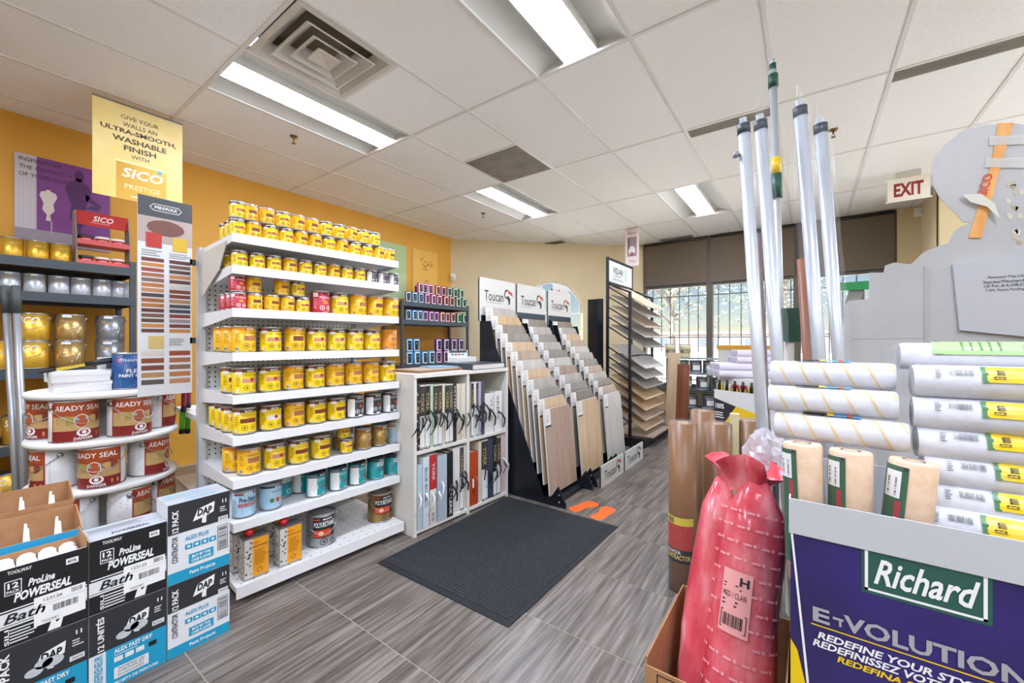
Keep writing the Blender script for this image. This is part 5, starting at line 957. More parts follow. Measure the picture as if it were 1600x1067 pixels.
for lay, (n_, z, x0, L_, yo) in enumerate(((6, .912, 0, .46, 0), (5, .959, .01, .45, .027), (4, 1.006, .14, .36, .03), (3, 1.053, .15, .35, .057))):
    for i in range(n_):
        k += 1; p = P0 + ev * x0 + fv * (yo + .0545 * i); p.z = z
        o = thing('wrapped_roll', 'white wrapped roller sleeve, layer %s from bottom, %s from the rear on the bin' % (('one', 'two', 'three', 'four')[lay], ORD[i]), 'roll', p, ea, 'wrapped roller sleeves on the cardboard bin')
        b = MB(); b.tube([(0, 0, 0), (L_, 0, 0)], .0265, lil, 12, caps=False); b.tube([(L_, 0, 0), (0, 0, 0)], .017, mat('#b9b4c0', .6), 12, caps=False); b.lathe([(.017, 0), (.0265, 0)], mat('#efecf2', .5), 12, False, (0, 0, 0), 1, 1, Matrix.Rotation(R(-90), 4, 'Y')); b.build('sleeve', o)
for i in range(5):
    c = ('#d8c21a', '#e9e6e0', '#c22436', '#c22436', '#d8c21a')[i]; p = b0 + bd * (.03 + .06 * i) + (-bn) * .02 + Vector((0, 0, .745)); o = thing('brush_pack', '%s carded brush standing in the bin, %s from left' % (('yellow', 'white', 'red', 'red', 'yellow')[i], ORD[i]), 'brush', p, R(-30), 'carded brushes in the bin')
    MB().box(-.022, -.004, -.034, .022, .004, .1, mat(c, .45)).build('card', o); MB().tube([(0, -.006, .05), (.004, -.008, .125)], [.012, .008], black, 8).build('handle', o); MB().box(-.02, -.0046, .05, .02, -.004, .075, mat('#d8c21a', .4)).build('card_print', o)
tag(MB().box(-.3, -.2, 1.06, .25, .2, 1.1, mat('#d39a1c', .5)).box(-.29, -.19, .0, .24, .19, 1.06, mat('#d4d2cc', .6)).build('yellow_stand', None, tuple(atY(1175, 533.5, 4.9).xy) + (0,)), 'pale display stand with a yellow top behind the wrapped rolls', 'display stand')

# ------------------------------------------------------------------ brown paper rolls, red bag in a carton
kraft = noise_mat('kraft_paper', ['#744a22', '#85582c', '#936638'], 4, (1, 1, .4), .35, .05)
def proll(label, x, y, h, r=.062, lab=True, wrap=True):
    t = thing('paper_roll', label, 'paper roll', (x, y, 0), 0, 'brown masking paper rolls')
    MB().lathe([(.02, 0), (r, 0), (r, h), (.022, h)], kraft, 28).build('roll', t); MB().lathe([(.022, 0), (.022, h + .001), (.017, h + .001), (.017, 0)], mat('#c9b79a', .7), 16).build('core', t)
    b = MB(); rnd = random.Random(5); pr = [(r + .0045, .0)]
    for i in range(1, 14): pr.append((r + .004 + rnd.uniform(0, .003), h * i / 13))
    pr += [(r * .9, h + .01), (.03, h + .014)]; b.lathe(pr, film, 24); b.build('plastic_wrap', t)
    if lab:
        b = MB(); mp = cyl(r + .001, R(-102)); b.rect(mp, -.075, .14, .075, .2, kblk, 1, 12); b.text(mp, 'CONTRACTOR', -.06, .155, .12, .022, mat('#e8c848', .4), 3, 0, .02); b.text(mp, 'PAPER', -.05, .18, .07, .015, inkw, 3); b.rect(mp, -.075, .2, .075, .31, mat('#b8322a', .4), 1, 12); b.lines(mp, -.05, .215, .09, .08, 6, mat('#e8a090', .4)); b.rect(mp, -.075, .31, .075, .345, mat('#d8c83a', .4), 1, 12); b.barcode(mp, -.045, .315, .035, .024, inkb, 3, 9); b.build('label', t)
p1 = atY(1067, 533.5, 1.99); proll('front brown paper roll in plastic with a red and black label', p1.x, 1.99, .765)
p2 = atY(1121, 533.5, 2.12); proll('second brown paper roll right behind the front one', p2.x, 2.12, .755, .062, False)
p3 = atY(1172, 533.5, 2.35); proll('third brown paper roll behind the clear plastic bag', p3.x, 2.35, .745, .062, False)
p4 = atY(1098, 533.5, 2.3); proll('rear brown paper roll between the first two', p4.x, 2.3, .78, .058, False)
tag(MB().box(-.02, -.02, 0, .02, .02, .78, mat('#d8cda0', .6)).build('corner_guard', None, tuple(atY(1148, 533.5, 2.3).xy) + (0,)), 'cream cardboard edge strip between the brown rolls', 'edge strip')
t = thing('open_carton', 'open brown carton with up-arrow mark at the bottom of the frame', 'carton', (-.35, 1.085, 0)); cw, cd, ch = .31, .4, .3
MB().box(0, 0, 0, cw, .004, ch - .02, cardm).build('wall', t); MB().box(0, cd - .004, 0, cw, cd, ch, cardm).build('wall', t); MB().box(0, .004, 0, .004, cd - .004, ch, cardm).build('wall', t); MB().box(cw - .004, .004, 0, cw, cd - .004, ch, cardm).build('wall', t); MB().box(.004, .004, 0, cw - .004, cd - .004, .004, cardm).build('bottom', t)
b = MB(); mp = planar((0, 0, 0), (1, 0, 0), (0, 0, 1)); u0, v0 = .03, .18
for a in ((u0, v0, u0 + .07, v0 + .003), (u0, v0 + .087, u0 + .07, v0 + .09), (u0, v0, u0 + .003, v0 + .09), (u0 + .067, v0, u0 + .07, v0 + .09)): b.rect(mp, *a, inkb, 1)
for du in (.022, .048): b.rect(mp, u0 + du - .004, v0 + .02, u0 + du + .004, v0 + .055, inkb, 1); b.poly(mp, [(u0 + du - .011, v0 + .052), (u0 + du + .011, v0 + .052), (u0 + du, v0 + .075)], inkb, 1)
b.rect(mp, u0 + .01, v0 + .01, u0 + .06, v0 + .014, inkb, 1); b.build('print', t)
rb = noise_mat('red_film', ['#cf3c4a', '#e0626c', '#f0a0a4'], 15, (1, 1, .4), .18, .9, 6); pk = mat('#f2a3a8', .4)  # lighter noise tones paint highlights and print blotches into the film
base = Vector((-.203, 1.235, .006)); top = Vector((-.155, 1.45, .70)); ax = (top - base); zz_ = ax.normalized(); xx_ = (Vector((1, 0, 0)) - zz_ * zz_.x).normalized(); yy_ = zz_.cross(xx_); q = Matrix((xx_, yy_, zz_)).transposed()
t = thing('red_bagged_rolls', 'tall printed red plastic bag of rolls leaning in the open carton', 'bag', base, 0, None, q.to_euler())
H_ = ax.length; rnd = random.Random(3)
def lobe(nm, cx, cy, r, h0, h1, n=22, m=rb):
    b = MB(); v = []; f = []; K = 16
    for i in range(K + 1):
        s = i / K; z = h0 + (h1 - h0) * s; rr = r * (1 - .12 * s) * (1 if s < .86 else max(.25, 1 - (s - .86) * 5)) * (.8 + .2 * min(1, s * 6))
        for j in range(n):
            a = 2 * math.pi * j / n; w_ = rr + .004 * math.sin(3 * a + 9 * s) + rnd.uniform(-.0012, .0012)
            v.append((cx + w_ * math.cos(a), cy + w_ * math.sin(a), z))
    for i in range(K):
        for j in range(n): q = (j + 1) % n; f.append((i * n + j, i * n + q, (i + 1) * n + q, (i + 1) * n + j))
    f.append(tuple(K * n + j for j in range(n))); b.add(v, f, m, True); return b.build(nm, t)
lobe('bag_lobe', .03, -.012, .088, 0, H_ + .02); lobe('bag_lobe', -.068, .015, .062, 0, H_ - .0); lobe('bag_lobe', .045, .06, .075, 0, H_ - .02)
b = MB(); v = []; f = []; n = 28
for i in range(7):
    s = i / 6; z = H_ - .03 + .085 * s; rr = .045 + .05 * s ** 1.4
    for j in range(n): a = 2 * math.pi * j / n; w_ = rr * (1 + .3 * s * math.sin(6 * a + 2 * s) + .12 * s * rnd.uniform(-1, 1)); v.append((-.005 + w_ * math.cos(a), .015 + w_ * math.sin(a), z + .03 * s * math.sin(3 * a)))
for i in range(6):
    for j in range(n): q2 = (j + 1) % n; f.append((i * n + j, i * n + q2, (i + 1) * n + q2, (i + 1) * n + j))
b.add(v, f, rb, True); b.build('gathered_top', t)
cm = cyl(.0905, R(-95)); mp = lambda u, v, k=1: Vector((.03, -.012, 0)) + Vector((cm(u, v, k)[0], cm(u, v, k)[1], v)); b = MB(); lb_ = mat('#f0a8a4', .5)
b.rect(mp, -.045, .33, .03, .49, lb_, 2, 8); b.text(mp, 'H', .0, .455, .022, .022, kblk, 5, 0, .03); b.text(mp, 'MED / CLAIR', -.04, .42, .06, .014, kblk, 5); b.lines(mp, -.04, .44, .05, .016, 2, kblk, 4); b.lines(mp, -.04, .395, .055, .02, 2, kblk, 4)
for a in ((-.04, .34, .024, .342), (-.04, .383, .024, .385), (-.04, .34, -.038, .385), (.022, .34, .024, .385)): b.rect(mp, *a, kblk, 5)
b.barcode(mp, -.034, .348, .05, .03, kblk, 5, 14); b.build('sticker', t)
b = MB()
for i in range(14):
    for j in range(5):
        u = -.1 + .045 * j + (.02 if i % 2 else 0); v = .1 + i * .042
        if -.07 < u < .035 and .31 < v < .5: continue
        b.rect(mp, u - .012, v, u + .008, v + .006, pk, 2, 3); b.disc(mp, u + .016, v + .004, .005, .005, pk, 2, 6)
b.build('film_print', t)['kind'] = 'stuff'
# crumpled clear bag
def crumple(label, p, r, seed, name='plastic_bag', m=None):
    rn = random.Random(seed); b = MB(); v = []; f = []; n = 22; K = 12
    for i in range(K + 1):
        th = math.pi * i / K
        for j in range(n):
            a = 2 * math.pi * j / n; w_ = r * (1 + .16 * math.sin(5 * a + 3 * th) + rn.uniform(-.1, .1)); v.append((w_ * math.sin(th) * math.cos(a), w_ * math.sin(th) * math.sin(a) * .7, w_ * math.cos(th) * 1.35))
    for i in range(K):
        for j in range(n): q2 = (j + 1) % n; f.append((i * n + j, i * n + q2, (i + 1) * n + q2, (i + 1) * n + j))
    b.add(v, f, m or film, False); o = b.build(name, None, p); tag(o, label, 'bag'); return o
crumple('crumpled clear plastic bag behind the red bag', atD(1196, 715, 1.36), .062, 2, m=mat('#e9e6ea', .15, 0, .5, 0, 0, .8))

# ------------------------------------------------------------------ upright extension poles
alu = mat('#c6cacf', .33, .45)
def upole(label, xa, ya, xb, yb, d, r, sleeve=False, col=None, name='extension_pole', collar='#3a3f44'):
    a = atD(xa, ya, d); c = atD(xb, yb, d); dv = c - a; base = a + dv * (-a.z / dv.z); L = a - base
    t = thing(name, label, 'pole', base, 0, 'upright poles'); n = L.normalized(); hgt = L.length
    MB().tube([Vector(), L * (1 - .05 / hgt)], r, col or alu, 14).build('tube', t)
    if collar:
        MB().tube([L * (1 - .055 / hgt), L * (1 - .022 / hgt)], r * 1.08, mat(collar, .5), 14).build('collar', t)
        b = MB(); pts = [L * (1 - (.022 - .022 * i / 9) / hgt) for i in range(10)]; b.tube(pts, [r * (.62 if i % 2 else .5) for i in range(10)], mat('#b9bcc0', .5), 12); b.build('threaded_tip', t)
    if sleeve:
        b = MB(); rn = random.Random(int(xa)); v = []; f = []; K = 26; n_ = 14; u = n.orthogonal().normalized(); w = n.cross(u)
        for i in range(K + 1):
            s = i / K; z = hgt * (.06 + .97 * s); rr = r * 1.75 if s < .9 else r * (1.75 - (s - .9) * 15); rr = max(rr, .0015)
            for j in range(n_): an = 6.2832 * j / n_; q2 = rr * (1 + .1 * math.sin(2 * an + 7 * s) + rn.uniform(-.07, .07)); v.append(n * z + u * math.cos(an) * q2 + w * math.sin(an) * q2)
        for i in range(K):
            for j in range(n_): q2 = (j + 1) % n_; f.append((i * n_ + j, i * n_ + q2, (i + 1) * n_ + q2, (i + 1) * n_ + j))
        b.add(v, f, film, True); b.build('plastic_sleeve', t)
    return t, L, hgt
t, L, hg = upole('leftmost bare aluminium pole with black collar and side knob', 1161, 185, 1187, 600, 1.42, .0192)
nk = L * (1 - .125 / hg); MB().tube([nk, nk + Vector((-.025, -.012, 0))], [.005, .007], mat('#6a6e72', .4, .5), 8).build('knob', t); MB().tube([nk + Vector((-.022, -.01, 0)), nk + Vector((-.034, -.016, 0))], .011, mat('#8a8e92', .4, .5), 10).build('knob_head', t)
upole('aluminium pole in clear sleeve, second from left', 1187, 180, 1216, 575, 1.45, .0205, True)
upole('aluminium pole in clear sleeve, right of the tall green tipped pole', 1249, 158, 1281, 570, 1.42, .0205, True)
upole('rightmost aluminium pole in clear sleeve with blue label', 1281, 185, 1311, 565, 1.45, .02, True)
gn = mat('#1f4a3a', .45)
t, L, hg = upole('tallest thin pole with green grips and yellow label', 1207, 92, 1219, 480, 1.75, .0145, False, mat('#b9bdbd', .35, .5), 'extension_pole', None)
def at_y(y): return (atD(1207 + (y - 92) * 12 / 388, y, 1.75) - t.location)
for y0, y1, r, m, nm in ((92, 106, .0085, alu, 'tip'), (100, 118, .013, gn, 'lever'), (117, 137, .019, gn, 'grip'), (247, 272, .0195, mat('#d8b41c', .4), 'label'), (272, 310, .021, gn, 'grip')): MB().tube([at_y(y0), at_y(y1)], r, m, 12).build(nm, t)
upole('reddish wooden pole between the silver poles', 1252, 385, 1263, 575, 1.6, .018, False, noise_mat('wood_pole', ['#8a4a2c', '#a0603c'], 6, (3, 3, .4), .4), 'wooden_pole', None)
upole('thin dark pole behind the second silver pole', 1184, 345, 1196, 575, 1.6, .008, False, mat('#5a4038', .5), 'wooden_pole', None)
p = atD(1234, 508, 1.7); tag(MB().box(-.032, -.02, -.07, .032, .02, .07, gn).box(-.012, -.012, -p.z, .012, .012, -.07, mat('#d8d6cc', .5)).build('handle_pack', None, p, .4), 'dark green packaged handle standing behind the wooden pole', 'tool')

# ------------------------------------------------------------------ white pop-up standee seen from behind
SY = 1.95
pts = [(1320, 531), (1317, 478), (1326, 470), (1358, 467), (1358, 426), (1381, 426), (1383, 415), (1397, 410), (1422, 413), (1427, 410), (1443, 394), (1465, 385), (1482, 379.6), (1491, 362), (1500, 354), (1517, 348), (1504, 346), (1493, 333), (1484, 324), (1468, 308), (1459, 290.5), (1455.7, 262), (1461, 244), (1479, 223), (1500, 207), (1532, 196), (1561, 193.5), (1582, 192.5), (1610, 196), (1650, 218), (1672, 262), (1668, 310), (1650, 345), (1640, 380), (1660, 420), (1660, 531)]
P = [atY(x, y, SY) for x, y in pts]; x0 = P[0].x
t = thing('popup_standee', 'back of a white cardboard figure-shaped standee with taped wooden strip', 'standee', (x0, SY, 0))
poly = [(p.x - x0, p.z) for p in P]; poly = [(poly[0][0] + .004, .0)] + poly + [(poly[-1][0], .0)]
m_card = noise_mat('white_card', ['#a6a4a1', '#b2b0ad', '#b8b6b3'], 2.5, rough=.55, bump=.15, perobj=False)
# triangulate the concave outline with bmesh
import bmesh
bm = bmesh.new(); fr = [bm.verts.new((u, 0, v)) for u, v in poly]; bm.faces.new(fr); bm.normal_update(); bmesh.ops.triangulate(bm, faces=bm.faces[:]); r_ = bmesh.ops.extrude_face_region(bm, geom=bm.faces[:]); bmesh.ops.translate(bm, vec=(0, .006, 0), verts=[e for e in r_['geom'] if isinstance(e, bmesh.types.BMVert)]); bmesh.ops.recalc_face_normals(bm, faces=bm.faces[:])
me = D.meshes.new('panel'); bm.to_mesh(me); bm.free(); me.materials.append(m_card); obj('panel', me, t)
def sp(x, y): p = atY(x, y, SY); return (p.x - x0, p.z)
def spoly(nm, pp, off, th, m):
    b = MB(); b.prism([sp(*a) for a in pp], lambda u, v, w: Vector((u, -off - w, v)), th, m); return b.build(nm, t)
for x in (1360, 1487): spoly('fold_crease', [(x, 470), (x + 1.4, 470), (x + 1.4, 528), (x, 528)], 0, .0008, mat('#b9b9ba', .6))
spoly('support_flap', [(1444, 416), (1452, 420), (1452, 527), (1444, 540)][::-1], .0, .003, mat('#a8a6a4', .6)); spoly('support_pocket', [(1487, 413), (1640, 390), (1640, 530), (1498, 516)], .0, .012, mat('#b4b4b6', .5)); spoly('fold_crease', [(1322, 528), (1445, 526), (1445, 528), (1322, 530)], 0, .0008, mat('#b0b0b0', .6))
o = spoly('wood_strip', [(1559, 193.5), (1583, 192.5), (1558, 278), (1533, 372), (1513, 372), (1547, 262)], .001, .003, noise_mat('stir_wood', ['#cf8a3a', '#dc9c50', '#e4ac66'], 8, (6, 6, 1), .5))
b = MB(); a0 = Vector((sp(1541, 306)[0], -.0046, sp(1541, 306)[1])); ud = Vector((sp(1552, 272)[0], -.0046, sp(1552, 272)[1])) - a0; uu = ud.normalized(); vv = Vector((-uu.z, 0, uu.x))
b.text(planar(a0, uu, vv), 'SICO', 0, -.0, ud.length, .022, mat('#c43c22', .5), 1, 0, .03); b.build('strip_lettering', t)
tape = mat('#e4e2da', .12, 0, .45, 0, 0, .8)
for pp in ([(1545, 214), (1600, 212), (1600, 226), (1545, 228)], [(1540, 248), (1600, 247), (1600, 263), (1538, 262)]): spoly('tape', pp, .0045, .0006, tape)
b = MB(); g = [(1501, 306), (1530, 305), (1551, 320), (1560, 345), (1540, 325), (1515, 318)]; b.prism([sp(*a) for a in g], lambda u, v, w: Vector((u, -.012 - w - .06 * max(0, u - sp(1520, 320)[0]), v)), .003, mat('#cfccbc', .55)); b.build('loose_flap', t)
for i in range(14):
    cx = random.uniform(1575, 1598); cy = random.uniform(285, 385); spoly('torn_patch', [(cx + random.uniform(3, 7) * math.cos(a), cy + random.uniform(3, 7) * math.sin(a)) for a in [2 * math.pi * j / 7 for j in range(7)]], .0, .0008, mat(random.choice(['#b9b09a', '#c9c2b0', '#a89c80']), .8))
b = MB(); p0 = sp(1534, 455); mp = planar((p0[0], -.012, p0[1]), (1, 0, 0), (0, 0, 1)); wd = sp(1600, 455)[0] - p0[0]
for i, s in enumerate(('Patented Pop-Up', 'Standee/Merchandiser', 'US Pat. # 6,508,023 B', 'CAN. Patent Pending')): b.text(mp, s, (.12, .0, .02, .06)[i] * wd, .036 - .0135 * i, (.85, 1.15, 1.15, .9)[i] * wd, .0095, inkb, 2)
b.build('lettering', t)
# green hanging rack with brushes beyond it
p = atY(1336, 448, 4.5); t = thing('brush_hanger', 'green topped grey broom standing upside down by the right window', 'brush', p); MB().box(-.1, -.03, -.03, .12, .03, .04, mat('#1d8a4a', .45)).build('holder', t); MB().prism([(-.04, -.03), (.06, -.03), (.02, -.2), (-.09, -.22)], lambda u, v, w: Vector((u, w, v)), .03, mat('#8f8f8c', .7)).build('bristles', t); MB().tube([(.05, .015, -.03), (.1, .015, -p.z)], .012, mat('#8a6a4a', .5), 8).build('handle', t)

# ------------------------------------------------------------------ purple roller bin in front
RY = 1.066; t = thing('roller_bin', 'purple printed cardboard bin full of paint roller sleeves at lower right', 'display bin', (-.03, RY, 0)); BW, BDp, BH = .52, .42, .802; lipm = mat('#c4c6c8', .5)
pm = noise_mat('purple_card', ['#241f40', '#2f2660', '#3c2f86'], 1.6, rough=.35, perobj=False)
MB().box(0, .0, 0, BW, .006, .73, pm).build('front_panel', t); MB().box(0, .006, 0, .006, BDp, .73, pm).build('side_panel', t); MB().box(BW - .006, .006, 0, BW, BDp, .73, pm).build('side_panel', t); MB().box(0, BDp - .006, 0, BW, BDp, BH, lipm).build('back_panel', t)
MB().box(-.003, -.004, .728, BW + .003, .0, BH, lipm).build('lip', t); MB().box(-.003, .0, .728, .0, BDp, BH, lipm).build('lip', t); MB().box(BW, .0, .728, BW + .003, BDp, BH, lipm).build('lip', t)
MB().box(.006, .006, .6, BW - .006, BDp - .006, .61, lipm).build('inner_shelf', t)
b = MB(); mp = planar((0, 0, 0), (1, 0, 0), (0, 0, 1)); sv = mat('#c9c9d2', .25, .5); yl = mat('#f2cc14', .4); gp_ = mat('#2c5c50', .4)
def fu(x, y): p = atY(x, y, RY); return p.x + .03, p.z
def ft(txt, xa, ya, xb, yb, m, k=3, shear=0, bold=.02):        # lettering whose lower left and upper right are found on the bin face
    u0, v0 = fu(xa, ya); u1, v1 = fu(xb, yb); b.text(mp, txt, u0, v0, u1 - u0, v1 - v0, m, k, shear, bold)
a, c = fu(1346, 923), fu(1551, 897); v0 = fu(1346, 923)[1]
b.rect(mp, fu(1346, 900)[0], v0, fu(1551, 900)[0], .728, gp_, 1); u0, u1 = fu(1351, 900)[0], fu(1543, 900)[0]
for q in ((u0, v0 + .006, u0 + .005, .728), (u1 - .005, v0 + .006, u1, .728), (u0, v0 + .006, u1, v0 + .0105)): b.rect(mp, *q, inkw, 2)
b.text(mp, 'Richard', fu(1365, 900)[0], v0 + .022, fu(1532, 900)[0] - fu(1365, 900)[0], .05, inkw, 3, .35, .02)
u0 = fu(1270, 965)[0]; ve = fu(1270, 968)[1]; b.text(mp, 'E', u0, ve, .028, .03, sv, 3, 0, .03); b.rect(mp, u0 + .033, ve + .016, u0 + .05, ve + .021, sv, 3); b.rect(mp, u0 + .043, ve + .004, u0 + .047, ve + .016, sv, 3); b.text(mp, 'VOLUTION', u0 + .05, ve, .245, .032, sv, 3, 0, .03); b.rect(mp, u0 - .003, ve - .009, u0 + .3, ve - .0065, yl, 2)
b.text(mp, 'REDEFINE YOUR STYLE', u0 + .008, ve - .034, .24, .015, inkw, 3, .2, .03); b.text(mp, 'REDEFINISSEZ VOTRE STYLE', u0 - .0, ve - .052, .27, .015, inkw, 3, .2, .03); b.text(mp, 'REDEFINA SU ESTILO', u0 + .04, ve - .069, .2, .013, yl, 3, .2, .03)
b.poly(mp, [(0, .0), (.0, .5), (.012, .48), (.03, .395), (.52, .33), (.52, 0)], yl, 2); b.poly(mp, [(.0, .728), (.004, .728), (.034, .4), (.03, .395)], inkw, 3); b.poly(mp, [(.03, .4), (.52, .338), (.52, .33), (.03, .393)], inkw, 3); b.build('front_print', t)
# striped sleeves across the bin
strm = mat('#e3bf7a', .7)
def rollpart(o, L_, r, nm='sleeve', m=m_nap):
    b = MB(); b.tube([(0, 0, 0), (.006, 0, 0), (L_ - .006, 0, 0), (L_, 0, 0)], [r * .93, r, r, r * .93], m, 20, caps=False)
    b.lathe([(.019, 0), (r * .93, 0)], m, 20, False, (0, 0, 0), 1, 1, Matrix.Rotation(R(-90), 4, 'Y')); b.lathe([(.019, L_), (r * .93, L_)], m, 20, False, (0, 0, 0), 1, 1, Matrix.Rotation(R(90), 4, 'Y')); b.build(nm, o)
    MB().tube([(0, 0, 0), (L_, 0, 0)], .019, mat('#cfcabc', .6), 14).build('core', o)
def sleevefilm(o, L_, r, seed):
    rn = random.Random(seed); b = MB(); v = []; f = []; K = 22; n_ = 18
    for i in range(K + 1):
        s = i / K; x = -.022 + (L_ + .05) * s; e = min((x + .022) / .022, (L_ + .028 - x) / .028, 1); rr = (r + .003) * (.45 + .55 * max(0, e))
        for j in range(n_): an = 6.2832 * j / n_; q2 = rr * (1 + rn.uniform(-.02, .03) + (.14 * rn.uniform(-1, 1) if e < .9 else 0)); v.append((x, q2 * math.cos(an), q2 * math.sin(an)))
    for i in range(K):
        for j in range(n_): q2 = (j + 1) % n_; f.append((i * n_ + j, i * n_ + q2, (i + 1) * n_ + q2, (i + 1) * n_ + j))
    b.add(v, f, film, True); b.build('plastic_wrap', o)
def xcyl(r, a0): return lambda u, v, k=1: Vector((u, -(r + .0006 * k) * math.cos(a0 + v / r), (r + .0006 * k) * math.sin(a0 + v / r)))
for i, (xl, yc, Y, lb) in enumerate(((1205, 582, 1.25, 'uppermost'), (1201, 621, 1.2, 'middle'), (1212, 662, 1.19, 'lowest'))):
    p = atY(xl, yc, Y); o = thing('roller_sleeve', '%s white roller sleeve with tan diagonal stripes, left side of the purple bin' % lb, 'roller sleeve', p, R((-2, 1, -3)[i]), 'striped roller sleeves'); r = .031; L_ = .235
    rollpart(o, L_, r); b = MB()
    for k in range(6):
        v = []; N_ = 18
        for j in range(N_ + 1):
            an = R(-60) + R(210) * j / N_; x = .012 + k * .042 + .05 * (1 - j / N_) - .02
            for dx in (0, .004): v.append((min(max(x + dx, .002), L_ - .002), -(r + .0007) * math.cos(an), (r + .0007) * math.sin(an)))
        b.add(v, [(2 * j, 2 * j + 1, 2 * j + 3, 2 * j + 2) for j in range(N_)], strm, True)
    b.build('stripes', o); b = MB(); mp = xcyl(r + .002, R(70)); b.rect(mp, .055, 0, .1, .012, inkb, 4); b.rect(mp, .1, 0, .16, .012, mat('#4f9ac8', .4), 4); b.rect(mp, .1, 0, .112, .012, yl, 5); b.rect(mp, .135, 0, .145, .012, mat('#d0582a', .4), 5); b.build('label', o); sleevefilm(o, L_, r, i)
# wrapped sleeves with yellow labels, stacked at the right
for i, (xl, yc, Y) in enumerate(((1424, 594, 1.2), (1424, 643, 1.195), (1430, 688, 1.19), (1440, 731, 1.185), (1438, 773, 1.175), (1420, 806, 1.15))):
    p = atY(xl, yc, Y); o = thing('roller_sleeve', 'white wrapped roller sleeve with yellow label, %s from top in the right stack' % ORD[i], 'roller sleeve', p, R(random.uniform(-2, 2)), 'yellow labelled roller sleeves'); r = .0335; L_ = .24
    rollpart(o, L_, r); b = MB(); mp = xcyl(r + .001, R(6)); [b.rect(mp, .1, .0085 * j, .235, .0085 * (j + 1), yl, 3, 1) for j in range(4)]; b.rect(mp, .094, .016, .102, .034,  mat('#3a7a3a', .4), 4); b.rect(mp, .094, -.001, .102, .017, mat('#3a7a3a', .4), 4); b.text(mp, '13 mm', .108, .006, .016, .018, kblk, 5, 0, .02, 1); b.disc(mp, .19, .015, .03, .013, mat('#2f6a3a', .4), 4, 14); b.disc(mp, .19, .015, .026, .0105, kblk, 5, 14); b.barcode(mp, .05, .012, .034, .012, mat('#6a6a6a', .5), 3, 14); b.lines(mp, .03, .005, .01, .02, 5, mat('#5a5a5a', .5), 3); b.build('label', o); sleevefilm(o, L_, r, 20 + i)
p = atY(1404, 556, 1.25); o = thing('roller_sleeve', 'green labelled roller sleeve with recycling mark on top of the right stack', 'roller sleeve', p, R(1)); r = .029; L_ = .26; rollpart(o, L_, r); b = MB(); mp = xcyl(r + .001, R(10)); gl = mat('#a8d486', .5)
for j in range(5): b.rect(mp, .05, .008 * j, .255, .008 * (j + 1), gl, 3)
b.rect(mp, .052, 0, .064, .04, kblk, 4)
for j in range(5): b.text(mp, 'ecologic', .09 + .013 * j, .008, .006, .026, mat('#2a4a2a', .5), 5, 0, .01, 1)
for j in range(3):
    a = R(90 + 120 * j); b.poly(mp, [(.19 + .014 * math.cos(a - .7), .02 + .012 * math.sin(a - .7)), (.19 + .018 * math.cos(a), .02 + .015 * math.sin(a)), (.19 + .014 * math.cos(a + .7), .02 + .012 * math.sin(a + .7)), (.19 + .009 * math.cos(a), .02 + .007 * math.sin(a))], mat('#4a9a44', .5), 5)
b.build('label', o); sleevefilm(o, L_, r, 40)
bg = noise_mat('beige_nap', ['#dfb893', '#e8c6a4', '#eccfb0'], 50, rough=.9, bump=.4)
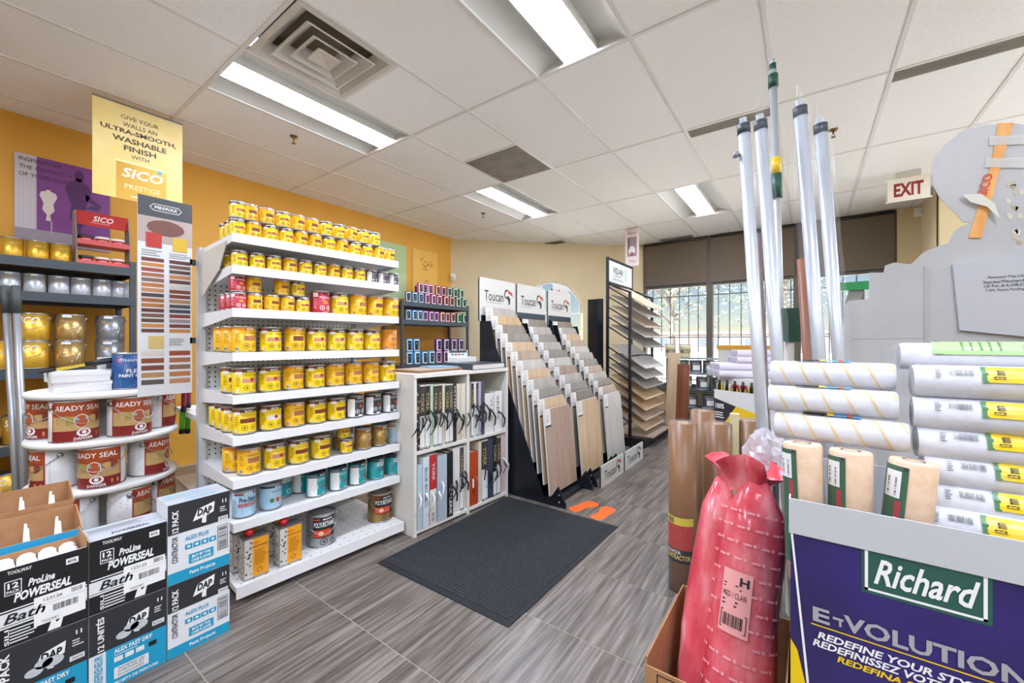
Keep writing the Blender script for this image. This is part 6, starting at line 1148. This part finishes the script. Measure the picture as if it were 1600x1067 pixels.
for i, (xc, tl) in enumerate(((1262, -2), (1330, 0), (1403, 5))):
    p = atY(xc, 810, 1.116); o = thing('roller_sleeve', 'beige roller sleeve in green wrap standing in the bin, %s one' % ('left', 'middle', 'right')[i], 'roller sleeve', (p.x, 1.116, .6115), 0, 'beige roller sleeves', (R(-3), R(tl), 0)); r = .037; L_ = (.3, .296, .292)[i]
    b = MB(); b.lathe([(.018, 0), (r, 0), (r, L_ - .005), (r * .93, L_), (.018, L_)], bg, 22); b.build('sleeve', o); MB().lathe([(.018, 0), (.018, L_ + .0005), (.014, L_ + .0005), (.014, 0)], mat('#3a3a3a', .6), 14).build('core', o)
    b = MB(); mp = cyl(r + .0012, R(-100)); dgn = mat('#1f5a34', .4); b.rect(mp, -.064, .04, -.004, L_ - .012, dgn, 1, 10); b.rect(mp, -.044, L_ - .075, -.014, L_ - .022, inkw, 2, 4)
    for j in range(9): b.rect(mp, -.038, L_ - .07 + j * .004, -.02, L_ - .07 + j * .004 + random.uniform(.001, .003), kblk, 3)
    b.rect(mp, -.021, .05, -.011, L_ - .08, mat('#a8242e', .4), 2, 2); b.text(mp, 'EXTRA FINE FINISH', -.0195, .07, .007, .11, inkw, 4, 0, .01, 1); b.text(mp, 'rouleau microfibre', -.056, .07, .008, .1, inkw, 4, 0, 0, 1); b.rect(mp, -.012, L_ - .02, -.006, L_ - .012, kblk, 3); b.build('label', o)
    rn = random.Random(i); b = MB(); pr = [(r + .003 + rn.uniform(0, .002), L_ * j / 12) for j in range(13)] + [(r * .7, L_ + .014), (.006, L_ + .02)]; b.lathe(pr, film, 20); b.build('plastic_wrap', o)

# ------------------------------------------------------------------ prints and fittings become sub-parts of the part they sit on
UNDER = {'label': ('body', 'sleeve', 'roll'), 'base_rim': ('body',), 'handle_ear': ('body',), 'print': ('box', 'sheet', 'wall'), 'header_print': ('header_board', 'header_panel', 'header'), 'spine_print': ('cover',), 'spine_label': ('cover',), 'front_print': ('front_panel',), 'threaded_tip': ('tube',), 'collar': ('tube', 'handle'), 'knob_head': ('knob',), 'stripes': ('sleeve',),
         'panel_print': ('panel',), 'board_print': ('board',), 'lettering': ('panel', 'body'), 'bottom_rail': ('fabric',), 'deck_lip': ('deck',), 'strip_lettering': ('wood_strip',), 'film_print': ('bag_lobe',), 'sticker': ('bag_lobe',), 'deflector': ('body',), 'lid_print': ('lid',)}
kn = lambda o: o.name.split('.')[0]
for o in list(D.objects):
    if o.parent is None or o.parent.parent is not None or kn(o) not in UNDER: continue
    for tgt in UNDER[kn(o)]:
        c = [x for x in o.parent.children if kn(x) == tgt]
        if c: o.parent = c[0]; break
for o in D.objects:
    for k in ('_used', 'desc'):
        if k in o: del o[k]
